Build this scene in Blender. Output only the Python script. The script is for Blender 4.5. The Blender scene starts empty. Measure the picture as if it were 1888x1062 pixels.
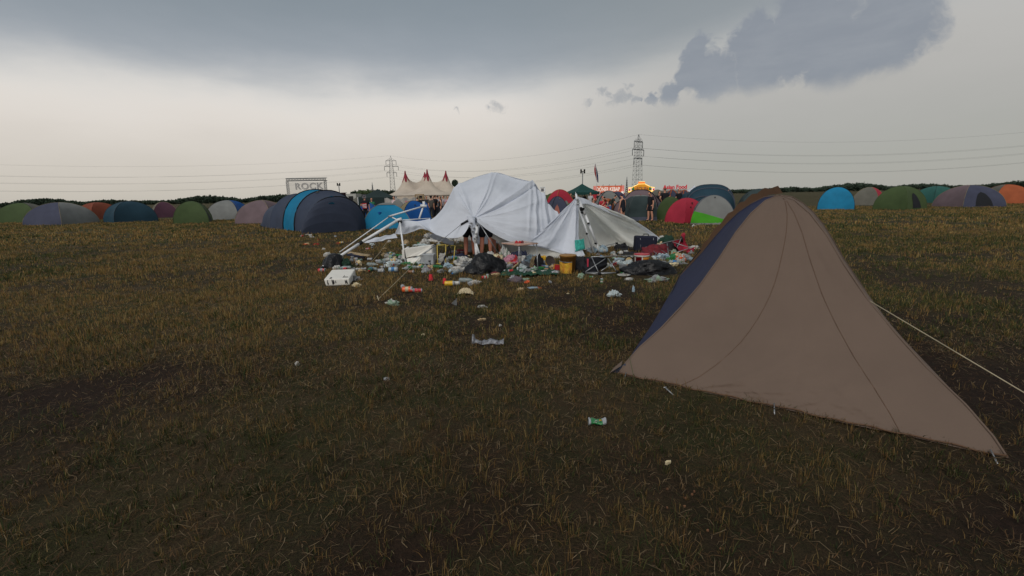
import bpy, math, random
import numpy as np
from mathutils import Vector, Matrix, noise as mnoise
PI = math.pi
sc = bpy.context.scene
COL = sc.collection
rnd = random.Random(7)

# ------------------------------------------------------------------ camera
FPX, CX, CY, EYE = 850.0, 944.0, 531.0, 1.6
PITCH = math.atan((531 - 360) / FPX); ROLL = math.radians(1.1)
cp, sp = math.cos(PITCH), math.sin(PITCH); cr, sr = math.cos(ROLL), math.sin(ROLL)
FW = Vector((0, cp, -sp)); UP0 = Vector((0, sp, cp)); RT0 = Vector((1, 0, 0))
RT = RT0 * cr - UP0 * sr; UP = UP0 * cr + RT0 * sr
cam_d = bpy.data.cameras.new('camera'); cam = bpy.data.objects.new('camera', cam_d); COL.objects.link(cam)
cam_d.sensor_width = 36; cam_d.lens = FPX / 1888 * 36; cam_d.clip_start = 0.05; cam_d.clip_end = 5000
Mx = Matrix((RT, UP, -FW)).transposed().to_4x4(); Mx.translation = Vector((0, 0, EYE))
cam.matrix_world = Mx; sc.camera = cam

def ray(px, py):
    return FW + RT * ((px - CX) / FPX) + UP * (-(py - CY) / FPX)
def G(px, py):                      # ground point seen at that spot of the photo
    d = ray(px, py); t = EYE / -d.z
    return Vector((d.x * t, d.y * t, 0))
def P(px, py, Y):                   # point at distance Y
    d = ray(px, py); t = Y / d.y
    return Vector((d.x * t, Y, EYE + d.z * t))

# ------------------------------------------------------------------ world and sun
def lin(c): 
    c = c / 255.0
    return c / 12.92 if c <= 0.04045 else ((c + 0.055) / 1.055) ** 2.4
def L3(r, g, b, k=1.0): return (lin(r) * k, lin(g) * k, lin(b) * k, 1)

SUN_EL, SUN_AZ = math.radians(42), math.radians(-158)     # azimuth from +Y towards +X
world = bpy.data.worlds.new("World"); sc.world = world; world.use_nodes = True
wt = world.node_tree; wn = wt.nodes; wl = wt.links; wn.clear()
def nd(t, **kw):
    n = wn.new(t)
    for k, v in kw.items(): setattr(n, k, v)
    return n
def setin(n, i, v):
    if isinstance(v, bpy.types.NodeSocket): wl.new(v, n.inputs[i])
    else: n.inputs[i].default_value = v
def wm(op, a, b=0.0, clamp=False):
    n = nd('ShaderNodeMath', operation=op, use_clamp=clamp); setin(n, 0, a); setin(n, 1, b); return n.outputs[0]
def wvm(op, a, b=(0, 0, 0)):
    n = nd('ShaderNodeVectorMath', operation=op); setin(n, 0, a); setin(n, 1, b)
    return n.outputs['Value'] if op in ('DISTANCE', 'LENGTH') else n.outputs[0]
def wnoise(vec, scale, det=4, rough=.5, dist=0):
    n = nd('ShaderNodeTexNoise'); setin(n, 'Vector', vec); n.inputs['Scale'].default_value = scale
    n.inputs['Detail'].default_value = det; n.inputs['Roughness'].default_value = rough; n.inputs['Distortion'].default_value = dist
    return n.outputs[0]
def wmix(f, a, b):
    n = nd('ShaderNodeMix', data_type='RGBA'); setin(n, 0, f); setin(n, 6, a); setin(n, 7, b); return n.outputs[2]
def wsmooth(v, a, b, c=0.0, d=1.0):
    n = nd('ShaderNodeMapRange', interpolation_type='SMOOTHSTEP'); setin(n, 0, v)
    for i, q in enumerate((a, b, c, d)): n.inputs[i + 1].default_value = q
    return n.outputs[0]
tc = nd('ShaderNodeTexCoord'); dirv = tc.outputs['Generated']
sep = nd('ShaderNodeSeparateXYZ'); setin(sep, 0, dirv); dx, dy, dz = sep.outputs
stretch = wvm('MULTIPLY', dirv, (1, 1, 3.2))
n1 = wnoise(stretch, 2.2, 5, .55)
n2 = wnoise(stretch, 7.0, 5, .6, .3)
# slanted lower edge of the storm deck
zz = wm('ADD', dz, wm('MULTIPLY', wm('SUBTRACT', n1, .5), .10))
zz = wm('ADD', zz, wm('MULTIPLY', wm('SUBTRACT', n2, .5), .022))
zz = wm('SUBTRACT', zz, wm('MULTIPLY', wsmooth(dx, .02, .5), .055))
zz = wm('ADD', zz, wm('MULTIPLY', wsmooth(dx, -.05, -.45), .02))
ramp = nd('ShaderNodeValToRGB'); setin(ramp, 0, zz)
R = ramp.color_ramp; R.interpolation = 'B_SPLINE'
stops = [(0.0, (194, 189, 178)), (.05, (204, 197, 187)), (.12, (220, 212, 203)), (.175, (231, 224, 216)), (.208, (220, 217, 212)),
         (.236, (180, 183, 186)), (.27, (155, 162, 169)), (.33, (140, 149, 156)), (.42, (128, 139, 146)), (.7, (150, 156, 160)), (1, (168, 172, 174))]
while len(R.elements) < len(stops): R.elements.new(.5)
for e, (p, c) in zip(R.elements, stops): e.position = p; e.color = L3(*c)
# greyer and darker towards the right
side = wsmooth(dx, -.12, .36)
cA = wmix(side, ramp.outputs[0], wmix(.86, (0, 0, 0, 1), wmix(.45, ramp.outputs[0], L3(160, 166, 166))))
# dark cumulus at the right and scraps of cloud
def wcol(vec, scale, det):
    n = nd('ShaderNodeTexNoise'); setin(n, 'Vector', vec); n.inputs['Scale'].default_value = scale; n.inputs['Detail'].default_value = det; n.inputs['Roughness'].default_value = .6
    return n.outputs['Color']
def warp(vec, scale, amp, det=4):
    o = wvm('SUBTRACT', wcol(vec, scale, det), (.5, .5, .5)); sc_ = nd('ShaderNodeVectorMath', operation='SCALE'); setin(sc_, 0, o); sc_.inputs[3].default_value = amp
    return wvm('ADD', vec, sc_.outputs[0])
def blobs(lst, namp, nsc, soft):
    acc = None; dirv = warp(warp(tc.outputs['Generated'], 9, .085), 28, .045)
    wob = wm('MULTIPLY', wm('SUBTRACT', wnoise(dirv, nsc, 6, .62), .5), namp)
    for (px, py, r) in lst:
        d = ray(px, py).normalized(); rr = r / FPX * .86
        v = wm('SUBTRACT', 1.0, wm('DIVIDE', wvm('DISTANCE', dirv, tuple(d)), rr))
        acc = v if acc is None else wm('MAXIMUM', acc, v)
    return wsmooth(wm('ADD', acc, wob), 0.0, soft)
bigc = blobs([(1290, 98, 28), (1286, 135, 42), (1244, 162, 32), (1204, 177, 20), (1180, 186, 10), (1318, 150, 42), (1352, 100, 34), (1366, 72, 34), (1390, 130, 62), (1400, 70, 50), (1450, 90, 75), (1500, 40, 80), (1540, 130, 60), (1590, 90, 70), (1640, 40, 70)], .55, 22, .42)
flat = wsmooth(wm('ADD', wm('ADD', dz, wm('MULTIPLY', wm('SUBTRACT', wnoise(dirv, 9, 5, .6), .5), .05)), wm('MULTIPLY', dx, -.03)), .142, .176)
bigc = wm('MULTIPLY', wm('MULTIPLY', bigc, flat), .92)
scr = blobs([(920, 200, 18), (908, 207, 12), (851, 206, 9), (1085, 198, 15), (1110, 172, 15), (1135, 184, 18), (1152, 176, 16), (1160, 160, 11), (1168, 182, 14), (1125, 178, 12), (1184, 172, 12)], 1.6, 40, .9)
scr = wm('MULTIPLY', scr, .62)
cB = wmix(scr, cA, L3(146, 151, 157))
cC = wmix(bigc, cB, wmix(wsmooth(n2, .3, .75), L3(136, 142, 151), L3(147, 152, 159)))
nish = nd('ShaderNodeTexSky', sky_type='NISHITA', sun_disc=False, sun_elevation=SUN_EL, sun_rotation=SUN_AZ)
nsk = nd('ShaderNodeVectorMath', operation='SCALE'); setin(nsk, 0, nish.outputs[0]); nsk.inputs[3].default_value = .08
final = wmix(.93, nsk.outputs[0], cC)
bg = nd('ShaderNodeBackground'); setin(bg, 0, final); bg.inputs[1].default_value = 1.0
wo = nd('ShaderNodeOutputWorld'); wl.new(bg.outputs[0], wo.inputs[0])

sd = bpy.data.lights.new('sun', 'SUN'); sd.energy = 1.5; sd.angle = math.radians(40); sd.color = (1, .95, .88)
so = bpy.data.objects.new('sun', sd); COL.objects.link(so)
sv = Vector((math.sin(SUN_AZ) * math.cos(SUN_EL), math.cos(SUN_AZ) * math.cos(SUN_EL), math.sin(SUN_EL)))
so.rotation_euler = sv.to_track_quat('Z', 'Y').to_euler(); so.location = (0, 0, 50)
sc.view_settings.view_transform = 'Standard'; sc.view_settings.look = 'None'
sc.view_settings.exposure = 0; sc.view_settings.gamma = 1
sc.cycles.max_bounces = 6; sc.cycles.transparent_max_bounces = 8; sc.cycles.use_denoising = True

# ------------------------------------------------------------------ materials
MATS = {}
def mat(key, rgb, rough=.8, kind='plain', nscale=6, namp=.18, bump=.0, bscale=40, metal=0, transl=0, alpha=1, emit=0, rgb2=None, spec=.3):
    """rgb is the base colour in sRGB 0-255"""
    if key in MATS: return MATS[key]
    m = bpy.data.materials.new(key); m.use_nodes = True; MATS[key] = m
    t = m.node_tree; b = t.nodes['Principled BSDF']; out = t.nodes['Material Output']
    c = tuple(lin(v) for v in rgb) + (1,)
    c2 = tuple(lin(v) for v in rgb2) + (1,) if rgb2 else tuple(v * (1 - 2 * namp) for v in c[:3]) + (1,)
    tcn = t.nodes.new('ShaderNodeTexCoord'); no = t.nodes.new('ShaderNodeTexNoise')
    t.links.new(tcn.outputs['Object'], no.inputs['Vector'])
    no.inputs['Scale'].default_value = nscale; no.inputs['Detail'].default_value = 5; no.inputs['Roughness'].default_value = .6
    mr = t.nodes.new('ShaderNodeMapRange'); t.links.new(no.outputs[0], mr.inputs[0]); mr.inputs[1].default_value = .35; mr.inputs[2].default_value = .68
    mx = t.nodes.new('ShaderNodeMix'); mx.data_type = 'RGBA'; t.links.new(mr.outputs[0], mx.inputs[0])
    mx.inputs[6].default_value = c; mx.inputs[7].default_value = c2
    t.links.new(mx.outputs[2], b.inputs['Base Color'])
    b.inputs['Roughness'].default_value = rough; b.inputs['Metallic'].default_value = metal; b.inputs['Specular IOR Level'].default_value = spec
    if bump:
        n3 = t.nodes.new('ShaderNodeTexNoise'); t.links.new(tcn.outputs['Object'], n3.inputs['Vector'])
        n3.inputs['Scale'].default_value = bscale; n3.inputs['Detail'].default_value = 3
        bp = t.nodes.new('ShaderNodeBump'); bp.inputs['Strength'].default_value = bump; bp.inputs['Distance'].default_value = .02
        t.links.new(n3.outputs[0], bp.inputs['Height']); t.links.new(bp.outputs[0], b.inputs['Normal'])
    if emit:
        t.links.new(mx.outputs[2], b.inputs['Emission Color']); b.inputs['Emission Strength'].default_value = emit
    last = b.outputs[0]
    if transl:
        tr = t.nodes.new('ShaderNodeBsdfTranslucent'); t.links.new(mx.outputs[2], tr.inputs[0])
        ms = t.nodes.new('ShaderNodeMixShader'); ms.inputs[0].default_value = transl
        t.links.new(last, ms.inputs[1]); t.links.new(tr.outputs[0], ms.inputs[2]); last = ms.outputs[0]
    if alpha < 1:
        tp = t.nodes.new('ShaderNodeBsdfTransparent'); ms = t.nodes.new('ShaderNodeMixShader'); ms.inputs[0].default_value = alpha
        t.links.new(tp.outputs[0], ms.inputs[1]); t.links.new(last, ms.inputs[2]); last = ms.outputs[0]
    t.links.new(last, out.inputs[0])
    return m
def fab(key, rgb, transl=.15, **kw):
    kw.setdefault('rough', .75); kw.setdefault('nscale', 1.6); kw.setdefault('namp', .1); kw.setdefault('bump', .25); kw.setdefault('bscale', 9)
    if not key.startswith(('white', 'cream', 'pale', 'offwhite')): rgb = tuple(v * .88 for v in rgb)
    return mat(key, rgb, transl=transl, **kw)
M_white = fab('white_polyester', (230, 235, 246), .28, namp=.05, bump=.35, bscale=5)
M_pole = mat('painted_steel', (225, 227, 230), .4, namp=.06)
M_black = mat('black_plastic', (28, 28, 30), .5)
M_alu = mat('aluminium', (170, 172, 175), .35, metal=.6)
M_rope = mat('rope', (190, 178, 150), .9)
M_skin = mat('skin', (205, 150, 125), .6, namp=.05)
M_hair = mat('dark_hair', (38, 28, 24), .7)
M_clear = mat('clear_plastic', (176, 190, 192), .2, alpha=.55, spec=.6)
M_bin = mat('bin_liner', (17, 18, 22), .42, bump=1.0, bscale=16, spec=.32, namp=.1)
M_foam = mat('styrofoam', (226, 223, 216), .9, namp=.04, bump=.2, bscale=120)

# ------------------------------------------------------------------ object helpers
def tag(o, label=None, cat=None, group=None, kind=None):
    if label: o['label'] = label
    if cat: o['category'] = cat
    if group: o['group'] = group
    if kind: o['kind'] = kind
    return o
def thing(name, label, cat, loc=(0, 0, 0), group=None, rz=0):
    o = bpy.data.objects.new(name, None); COL.objects.link(o); o.location = loc; o.rotation_euler = (0, 0, rz)
    o.empty_display_size = .2
    return tag(o, label, cat, group)
def wloc(o):
    v = Vector((0, 0, 0))
    while o is not None: v = v + Vector(o.location); o = o.parent
    return v
class MB:
    def __init__(s): s.v = []; s.f = []; s.mi = []; s.cur = 0
    def add(s, vs, fs, mi=None):
        n = len(s.v); s.v += [tuple(q) for q in vs]; s.f += [tuple(i + n for i in f) for f in fs]; s.mi += [s.cur if mi is None else mi] * len(fs); return s
    def box(s, c, d, rz=0, rx=0, ry=0):
        R_ = Matrix.Rotation(rz, 3, 'Z') @ Matrix.Rotation(ry, 3, 'Y') @ Matrix.Rotation(rx, 3, 'X'); c = Vector(c)
        vs = [c + R_ @ Vector((x * d[0] / 2, y * d[1] / 2, z * d[2] / 2)) for x in (-1, 1) for y in (-1, 1) for z in (-1, 1)]
        s.add(vs, [(0, 1, 3, 2), (4, 6, 7, 5), (0, 4, 5, 1), (2, 3, 7, 6), (0, 2, 6, 4), (1, 5, 7, 3)]); return s
    def tube(s, pts, r, n=6, r2=None):
        pts = [Vector(p) for p in pts]; m = len(pts); rings = []
        for i, p in enumerate(pts):
            t = (pts[min(i + 1, m - 1)] - pts[max(i - 1, 0)])
            if t.length < 1e-9: t = Vector((0, 0, 1))
            t.normalize(); a = Vector((0, 0, 1)) if abs(t.z) < .9 else Vector((1, 0, 0))
            u = t.cross(a).normalized(); w = t.cross(u)
            rr = r if r2 is None else r + (r2 - r) * i / max(1, m - 1)
            rings.append([p + (u * math.cos(2 * PI * k / n) + w * math.sin(2 * PI * k / n)) * rr for k in range(n)])
        vs = [q for g in rings for q in g]; fs = []
        for i in range(m - 1):
            for k in range(n):
                fs.append((i * n + k, i * n + (k + 1) % n, (i + 1) * n + (k + 1) % n, (i + 1) * n + k))
        fs.append(tuple(reversed(range(n)))); fs.append(tuple((m - 1) * n + k for k in range(n)))
        s.add(vs, fs); return s
    def lathe(s, prof, n=14, M=None, mis=None):
        vs = []; fs = []; m = len(prof)
        for (r, z) in prof:
            for k in range(n): vs.append(Vector((r * math.cos(2 * PI * k / n), r * math.sin(2 * PI * k / n), z)))
        if M is not None: vs = [M @ v for v in vs]
        base = len(s.v); s.v += [tuple(v) for v in vs]
        for i in range(m - 1):
            for k in range(n):
                s.f.append((base + i * n + k, base + i * n + (k + 1) % n, base + (i + 1) * n + (k + 1) % n, base + (i + 1) * n + k))
                s.mi.append(mis[i] if mis else s.cur)
        return s
    def grid(s, g):                   # g[i][j] points
        a, b = len(g), len(g[0])
        s.add([q for r in g for q in r], [(i * b + j, i * b + j + 1, (i + 1) * b + j + 1, (i + 1) * b + j) for i in range(a - 1) for j in range(b - 1)]); return s
    def build(s, name, mats, parent=None, smooth=True, local=False, loc=None):
        """world-space vertices; the object keeps its origin at loc or its parent"""
        me = bpy.data.meshes.new(name)
        o_ = Vector((0, 0, 0)) if local else (wloc(parent) if parent is not None else (Vector(loc) if loc is not None else Vector((0, 0, 0))))
        me.from_pydata([tuple(Vector(v) - o_) for v in s.v], [], s.f)
        if not isinstance(mats, (list, tuple)): mats = [mats]
        for m in mats: me.materials.append(m)
        if len(mats) > 1: me.polygons.foreach_set('material_index', s.mi)
        me.polygons.foreach_set('use_smooth', [smooth] * len(me.polygons)); me.update()
        o = bpy.data.objects.new(name, me); COL.objects.link(o)
        if parent is not None: o.parent = parent
        elif not local: o.location = o_
        return o
def letters(o):                       # lettering curve -> mesh object of the same name
    dg = bpy.context.evaluated_depsgraph_get(); me = bpy.data.meshes.new_from_object(o.evaluated_get(dg)); me.name = 'lettering'
    n = bpy.data.objects.new('lettering_mesh', me); COL.objects.link(n); n.parent = o.parent; n.location = o.location; n.rotation_euler = o.rotation_euler; n.scale = o.scale
    bpy.data.objects.remove(o); n.name = 'lettering'; return n
def solid(o, t):
    m = o.modifiers.new('thickness', 'SOLIDIFY'); m.thickness = t; m.offset = 0; return o

def cr1(pts, u):                      # Catmull-Rom through a list of vectors, u in 0..1
    n = len(pts) - 1; x = min(max(u * n, 0), n - 1e-6); i = int(x); f = x - i
    p0, p1, p2, p3 = pts[max(i - 1, 0)], pts[i], pts[i + 1], pts[min(i + 2, n)]
    return .5 * ((2 * p1) + (p2 - p0) * f + (2 * p0 - 5 * p1 + 4 * p2 - p3) * f * f + (3 * p1 - p0 - 3 * p2 + p3) * f ** 3)
def nz(x, y=0., z=0.): return mnoise.noise(Vector((x, y, z)))
def patch(rows, nu, nv, disp=None, extra=None):
    """rows of control points -> smooth cloth grid, disp(u,v) = offset along the normal"""
    g = [[None] * nv for _ in range(nu)]
    cols = [[cr1(r, j / (nv - 1)) for j in range(nv)] for r in rows]
    for j in range(nv):
        c = [cols[k][j] for k in range(len(rows))]
        for i in range(nu): g[i][j] = cr1(c, i / (nu - 1))
    if disp:
        out = [[None] * nv for _ in range(nu)]
        for i in range(nu):
            for j in range(nv):
                a = g[min(i + 1, nu - 1)][j] - g[max(i - 1, 0)][j]; b = g[i][min(j + 1, nv - 1)] - g[i][max(j - 1, 0)]
                nrm = a.cross(b)
                nrm = nrm.normalized() if nrm.length > 1e-9 else Vector((0, -1, 0))
                if nrm.y > 0: nrm.negate()
                out[i][j] = g[i][j] + nrm * (disp(i / (nu - 1), j / (nv - 1)) + (extra(g[i][j]) if extra else 0))
        g = out
    return g
def ridge(x): return 1 - abs(2 * (x - math.floor(x)) - 1)

# ------------------------------------------------------------------ ground and grass
def vnoise(x, y, s, seed):
    rs = np.random.RandomState(seed); T = rs.rand(256, 256)
    fx, fy = x * s + 500, y * s + 500; ix = np.floor(fx).astype(int); iy = np.floor(fy).astype(int)
    u = fx - ix; v = fy - iy; u = u * u * (3 - 2 * u); v = v * v * (3 - 2 * v)
    a = T[ix % 256, iy % 256]; b = T[(ix + 1) % 256, iy % 256]; c = T[ix % 256, (iy + 1) % 256]; d = T[(ix + 1) % 256, (iy + 1) % 256]
    return (a * (1 - u) + b * u) * (1 - v) + (c * (1 - u) + d * u) * v
def cover(x, y): return .5 * vnoise(x, y, .55, 1) + .3 * vnoise(x, y, 1.6, 2) + .2 * vnoise(x, y, 4.5, 3)
def greenness(x, y): return .55 * vnoise(x, y, .35, 4) + .45 * vnoise(x, y, 1.9, 5)

def make_ground():
    ax = [0]; st = .12
    while ax[-1] < 2600: ax.append(ax[-1] + st); st *= 1.035 if ax[-1] < 30 else 1.12
    xs = np.array([-a for a in reversed(ax[1:])] + ax); ys = np.array([-a for a in reversed(ax[1::6])] + ax)
    X, Y = np.meshgrid(xs, ys); X = X.ravel(); Y = Y.ravel()
    Z = (vnoise(X, Y, 2.5, 9) - .5) * .03 + (vnoise(X, Y, 9, 10) - .5) * .014
    Z = np.where(np.hypot(X, Y) > 30, 0, Z) - .006
    n, m = len(ys), len(xs)
    me = bpy.data.meshes.new('ground')
    idx = np.arange(n * m).reshape(n, m)
    F = np.stack([idx[:-1, :-1], idx[:-1, 1:], idx[1:, 1:], idx[1:, :-1]], -1).reshape(-1, 4)
    me.from_pydata(np.stack([X, Y, Z], 1).tolist(), [], F.tolist())
    at = me.attributes.new('cover', 'FLOAT', 'POINT')
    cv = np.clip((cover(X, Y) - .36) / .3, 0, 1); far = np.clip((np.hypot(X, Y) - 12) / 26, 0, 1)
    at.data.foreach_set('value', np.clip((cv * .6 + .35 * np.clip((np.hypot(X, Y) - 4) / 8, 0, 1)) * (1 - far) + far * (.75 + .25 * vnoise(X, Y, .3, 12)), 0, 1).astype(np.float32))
    me.polygons.foreach_set('use_smooth', [True] * len(me.polygons))
    m_ = bpy.data.materials.new('soil_and_thatch'); m_.use_nodes = True; me.materials.append(m_)
    t = m_.node_tree; b = t.nodes['Principled BSDF']; b.inputs['Roughness'].default_value = .95; b.inputs['Specular IOR Level'].default_value = .15
    N = t.nodes.new
    tcn = N('ShaderNodeTexCoord')
    def ns(sc_, det=6, rough=.65, vec=None):
        q = N('ShaderNodeTexNoise'); q.inputs['Scale'].default_value = sc_; q.inputs['Detail'].default_value = det; q.inputs['Roughness'].default_value = rough
        t.links.new(vec or tcn.outputs['Object'], q.inputs['Vector']); return q.outputs[0]
    def mixc(f, a, b_):
        q = N('ShaderNodeMix'); q.data_type = 'RGBA'
        for i, v in ((0, f), (6, a), (7, b_)):
            if isinstance(v, bpy.types.NodeSocket): t.links.new(v, q.inputs[i])
            else: q.inputs[i].default_value = v
        return q.outputs[2]
    def mr(v, a, b_, c=0., d=1.):
        q = N('ShaderNodeMapRange'); t.links.new(v, q.inputs[0])
        for i, z in enumerate((a, b_, c, d)): q.inputs[i + 1].default_value = z
        return q.outputs[0]
    soil = mixc(mr(ns(30), .35, .7), (.011, .006, .0045, 1), (.036, .019, .013, 1))
    fine = ns(140, 3)
    thatch = mixc(mr(fine, .4, .65), (.042, .032, .016, 1), (.13, .095, .045, 1))
    grn = mixc(mr(ns(1.1), .42, .6), thatch, mixc(mr(fine, .4, .6), (.02, .025, .008, 1), (.07, .075, .025, 1)))
    av = N('ShaderNodeAttribute'); av.attribute_name = 'cover'
    t.links.new(mixc(av.outputs['Fac'], soil, grn), b.inputs['Base Color'])
    bp = N('ShaderNodeBump'); bp.inputs['Strength'].default_value = .8; bp.inputs['Distance'].default_value = .03
    t.links.new(ns(45, 8, .7), bp.inputs['Height']); t.links.new(bp.outputs[0], b.inputs['Normal'])
    o = bpy.data.objects.new('ground', me); COL.objects.link(o); tag(o, kind='structure'); o['label'] = 'dark trampled soil of the camping field'

CLEAR = []     # (x, y, r): no blades here
def poly_mask(x, y, poly):
    ins = np.zeros(len(x), bool); n = len(poly)
    for i in range(n):
        (x0, y0), (x1, y1) = poly[i], poly[(i + 1) % n]
        c = ((y0 > y) != (y1 > y)) & (x < (x1 - x0) * (y - y0) / (y1 - y0 + 1e-12) + x0); ins ^= c
    return ins
TENT_POLY = [(1.0, 3.98), (3.0, 2.58), (4.4, 5.45), (2.42, 6.8)]

def make_grass():
    rs = np.random.RandomState(11)
    Vs, Cs, flat = [], [], []
    def zone(y0, y1, dens, nb, hlo, hhi, w, spread, lie=.12, tone=1.0, f0=.01, f1=.01):
        area = (y1 - y0) * 2 * (1.2 * (y0 + y1) / 2 + 1.2); n = int(dens * area)
        ty = y0 + (y1 - y0) * rs.rand(n)
        keep = rs.rand(n) < (1.2 * ty + 1.2) / (1.2 * y1 + 1.2); ty = ty[keep]; n = len(ty)
        n2 = int(n * 1.0); tx = (rs.rand(n) * 2 - 1) * (1.2 * ty + 1.2)
        cv = cover(tx, ty); k = rs.rand(n) < np.clip((cv - .30) / .24, np.where(ty > 9, .35, .10), 1) ** 1.1
        k &= rs.rand(n) < np.clip((ty - y0) / f0, 0, 1) * np.clip((y1 - ty) / f1, 0, 1)
        tx, ty = tx[k], ty[k]
        k = ~poly_mask(tx, ty, TENT_POLY)
        for (cx_, cy_, r_) in CLEAR: k &= (tx - cx_) ** 2 + (ty - cy_) ** 2 > r_ * r_
        tx, ty = tx[k], ty[k]; n = len(tx)
        gr = greenness(tx, ty); tall = .4 + 1.15 * vnoise(tx, ty, 1.7, 6)
        isg = rs.rand(n) < np.clip((gr - .50) / .22, .08, .75)
        rep = rs.poisson(nb, n) + 1
        X = np.repeat(tx, rep); Y = np.repeat(ty, rep); Gn = np.repeat(isg, rep); T = np.repeat(tall, rep); N_ = len(X)
        a = rs.rand(N_) * 2 * PI; rad = np.abs(rs.randn(N_)) * spread
        bx, by = X + np.cos(a) * rad, Y + np.sin(a) * rad
        gb = np.where(rs.rand(N_) < .18, ~Gn, Gn)
        h = (hlo + (hhi - hlo) * rs.rand(N_) ** 1.6) * T * np.where(gb, .95, 1.0)
        ww = w * (.6 + .8 * rs.rand(N_)) * np.where(gb, 1.35, .9)
        th = a + rs.randn(N_) * .8; bend = h * (np.where(gb, .45, .16) + rs.rand(N_) * np.where(gb, .55, .35))
        down = rs.rand(N_) < lie; bend = np.where(down, h * (1.0 + rs.rand(N_) * .6), bend); h = np.where(down, .012 + h * .16, h)
        px, py = rs.randn(N_), rs.randn(N_); q = np.hypot(px, py) + 1e-9; px, py = px / q * ww / 2, py / q * ww / 2
        ddx, ddy = np.cos(th) * bend, np.sin(th) * bend
        z0 = np.full(N_, -.012)
        v = np.empty((N_, 5, 3))
        v[:, 0] = np.stack([bx - px, by - py, z0], 1); v[:, 1] = np.stack([bx + px, by + py, z0], 1)
        mx_, my_ = bx + ddx * .35, by + ddy * .35; hm = h * .6
        v[:, 2] = np.stack([mx_ + px * .75, my_ + py * .75, hm], 1); v[:, 3] = np.stack([mx_ - px * .75, my_ - py * .75, hm], 1)
        v[:, 4] = np.stack([bx + ddx, by + ddy, h], 1)
        tan = np.array([[.38, .25, .085], [.28, .17, .06], [.44, .31, .125], [.20, .12, .05], [.33, .18, .06]]) * tone; g_ = np.array([[.055, .075, .022], [.085, .10, .03], [.035, .055, .02], [.12, .12, .04]]) * tone
        c = np.where(gb[:, None], g_[rs.randint(0, 4, N_)], tan[rs.randint(0, 5, N_)]) * ((.7 + .5 * rs.rand(N_)) * (.62 + .38 * np.clip((by + 2.2 * (vnoise(bx, by, .9, 33) - .5) - 2.2) / 4.5, 0, 1)))[:, None]  # blades darken towards the camera: vignette falloff put into their colour
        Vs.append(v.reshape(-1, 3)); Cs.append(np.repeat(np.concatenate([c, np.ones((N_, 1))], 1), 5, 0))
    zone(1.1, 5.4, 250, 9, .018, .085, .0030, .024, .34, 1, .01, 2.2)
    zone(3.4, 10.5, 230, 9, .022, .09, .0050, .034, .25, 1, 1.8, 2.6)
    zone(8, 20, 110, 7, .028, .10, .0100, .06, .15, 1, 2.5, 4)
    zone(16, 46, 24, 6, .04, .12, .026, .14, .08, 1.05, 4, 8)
    def straw(y0, y1, dens, llo, lhi, w):
        area = (y1 - y0) * 2 * (1.2 * (y0 + y1) / 2 + 1.2); n = int(dens * area)
        y = y0 + (y1 - y0) * rs.rand(n); keep = rs.rand(n) < (1.2 * y + 1.2) / (1.2 * y1 + 1.2); y = y[keep]; n = len(y); x = (rs.rand(n) * 2 - 1) * (1.2 * y + 1.2)
        k = (rs.rand(n) < np.clip((cover(x, y) - .18) / .3, .22, 1)) & ~poly_mask(x, y, TENT_POLY); x, y = x[k], y[k]; n = len(x)
        for (cx_, cy_, r_) in CLEAR:
            k = (x - cx_) ** 2 + (y - cy_) ** 2 > (r_ * .8) ** 2; x, y = x[k], y[k]
        n = len(x); L = llo + (lhi - llo) * rs.rand(n) ** 2; th = rs.rand(n) * 2 * PI; ux, uy = np.cos(th), np.sin(th); ww = w * (.5 + rs.rand(n)) / 2
        za = .002 + .012 * rs.rand(n); zm = .012 + .022 * rs.rand(n) ** 2; ze = .002 + .035 * rs.rand(n) ** 3; b_ = (rs.rand(n) - .5) * L * .35
        v = np.empty((n, 5, 3)); px, py = -uy * ww, ux * ww
        v[:, 0] = np.stack([x - px, y - py, za], 1); v[:, 1] = np.stack([x + px, y + py, za], 1)
        mx_, my_ = x + ux * L * .5 - uy * b_, y + uy * L * .5 + ux * b_
        v[:, 2] = np.stack([mx_ + px, my_ + py, zm], 1); v[:, 3] = np.stack([mx_ - px, my_ - py, zm], 1); v[:, 4] = np.stack([x + ux * L, y + uy * L, ze], 1)
        pal = np.array([[.26, .17, .085], [.15, .085, .045], [.36, .26, .15], [.10, .06, .035], [.20, .11, .05], [.07, .075, .03]])
        c = pal[rs.randint(0, 6, n)] * ((.6 + .6 * rs.rand(n)) * (.66 + .34 * np.clip((y - 2.4) / 4, 0, 1)))[:, None]  # straw nearest the camera coloured darker, painting in the same light falloff
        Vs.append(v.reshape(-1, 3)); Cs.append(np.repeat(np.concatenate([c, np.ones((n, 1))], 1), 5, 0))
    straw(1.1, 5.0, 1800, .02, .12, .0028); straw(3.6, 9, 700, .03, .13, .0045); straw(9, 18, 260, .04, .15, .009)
    V = np.concatenate(Vs); Cc = np.concatenate(Cs); nbld = len(V) // 5
    me = bpy.data.meshes.new('grass'); me.vertices.add(len(V)); me.vertices.foreach_set('co', V.ravel().astype(np.float32))
    base = np.arange(nbld)[:, None] * 5
    loops = np.concatenate([base + np.array([[0, 1, 2, 3]]), base + np.array([[3, 2, 4]])], 1).ravel()
    me.loops.add(len(loops)); me.loops.foreach_set('vertex_index', loops.astype(np.int32))
    me.polygons.add(nbld * 2); ls = (np.arange(nbld)[:, None] * 7 + np.array([[0, 4]])).ravel()
    me.polygons.foreach_set('loop_start', ls.astype(np.int32))
    me.update(calc_edges=True)
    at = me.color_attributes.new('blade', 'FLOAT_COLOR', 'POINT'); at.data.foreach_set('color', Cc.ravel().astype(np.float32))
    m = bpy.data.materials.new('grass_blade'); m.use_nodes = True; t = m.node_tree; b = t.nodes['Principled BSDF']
    av = t.nodes.new('ShaderNodeAttribute'); av.attribute_name = 'blade'
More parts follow.
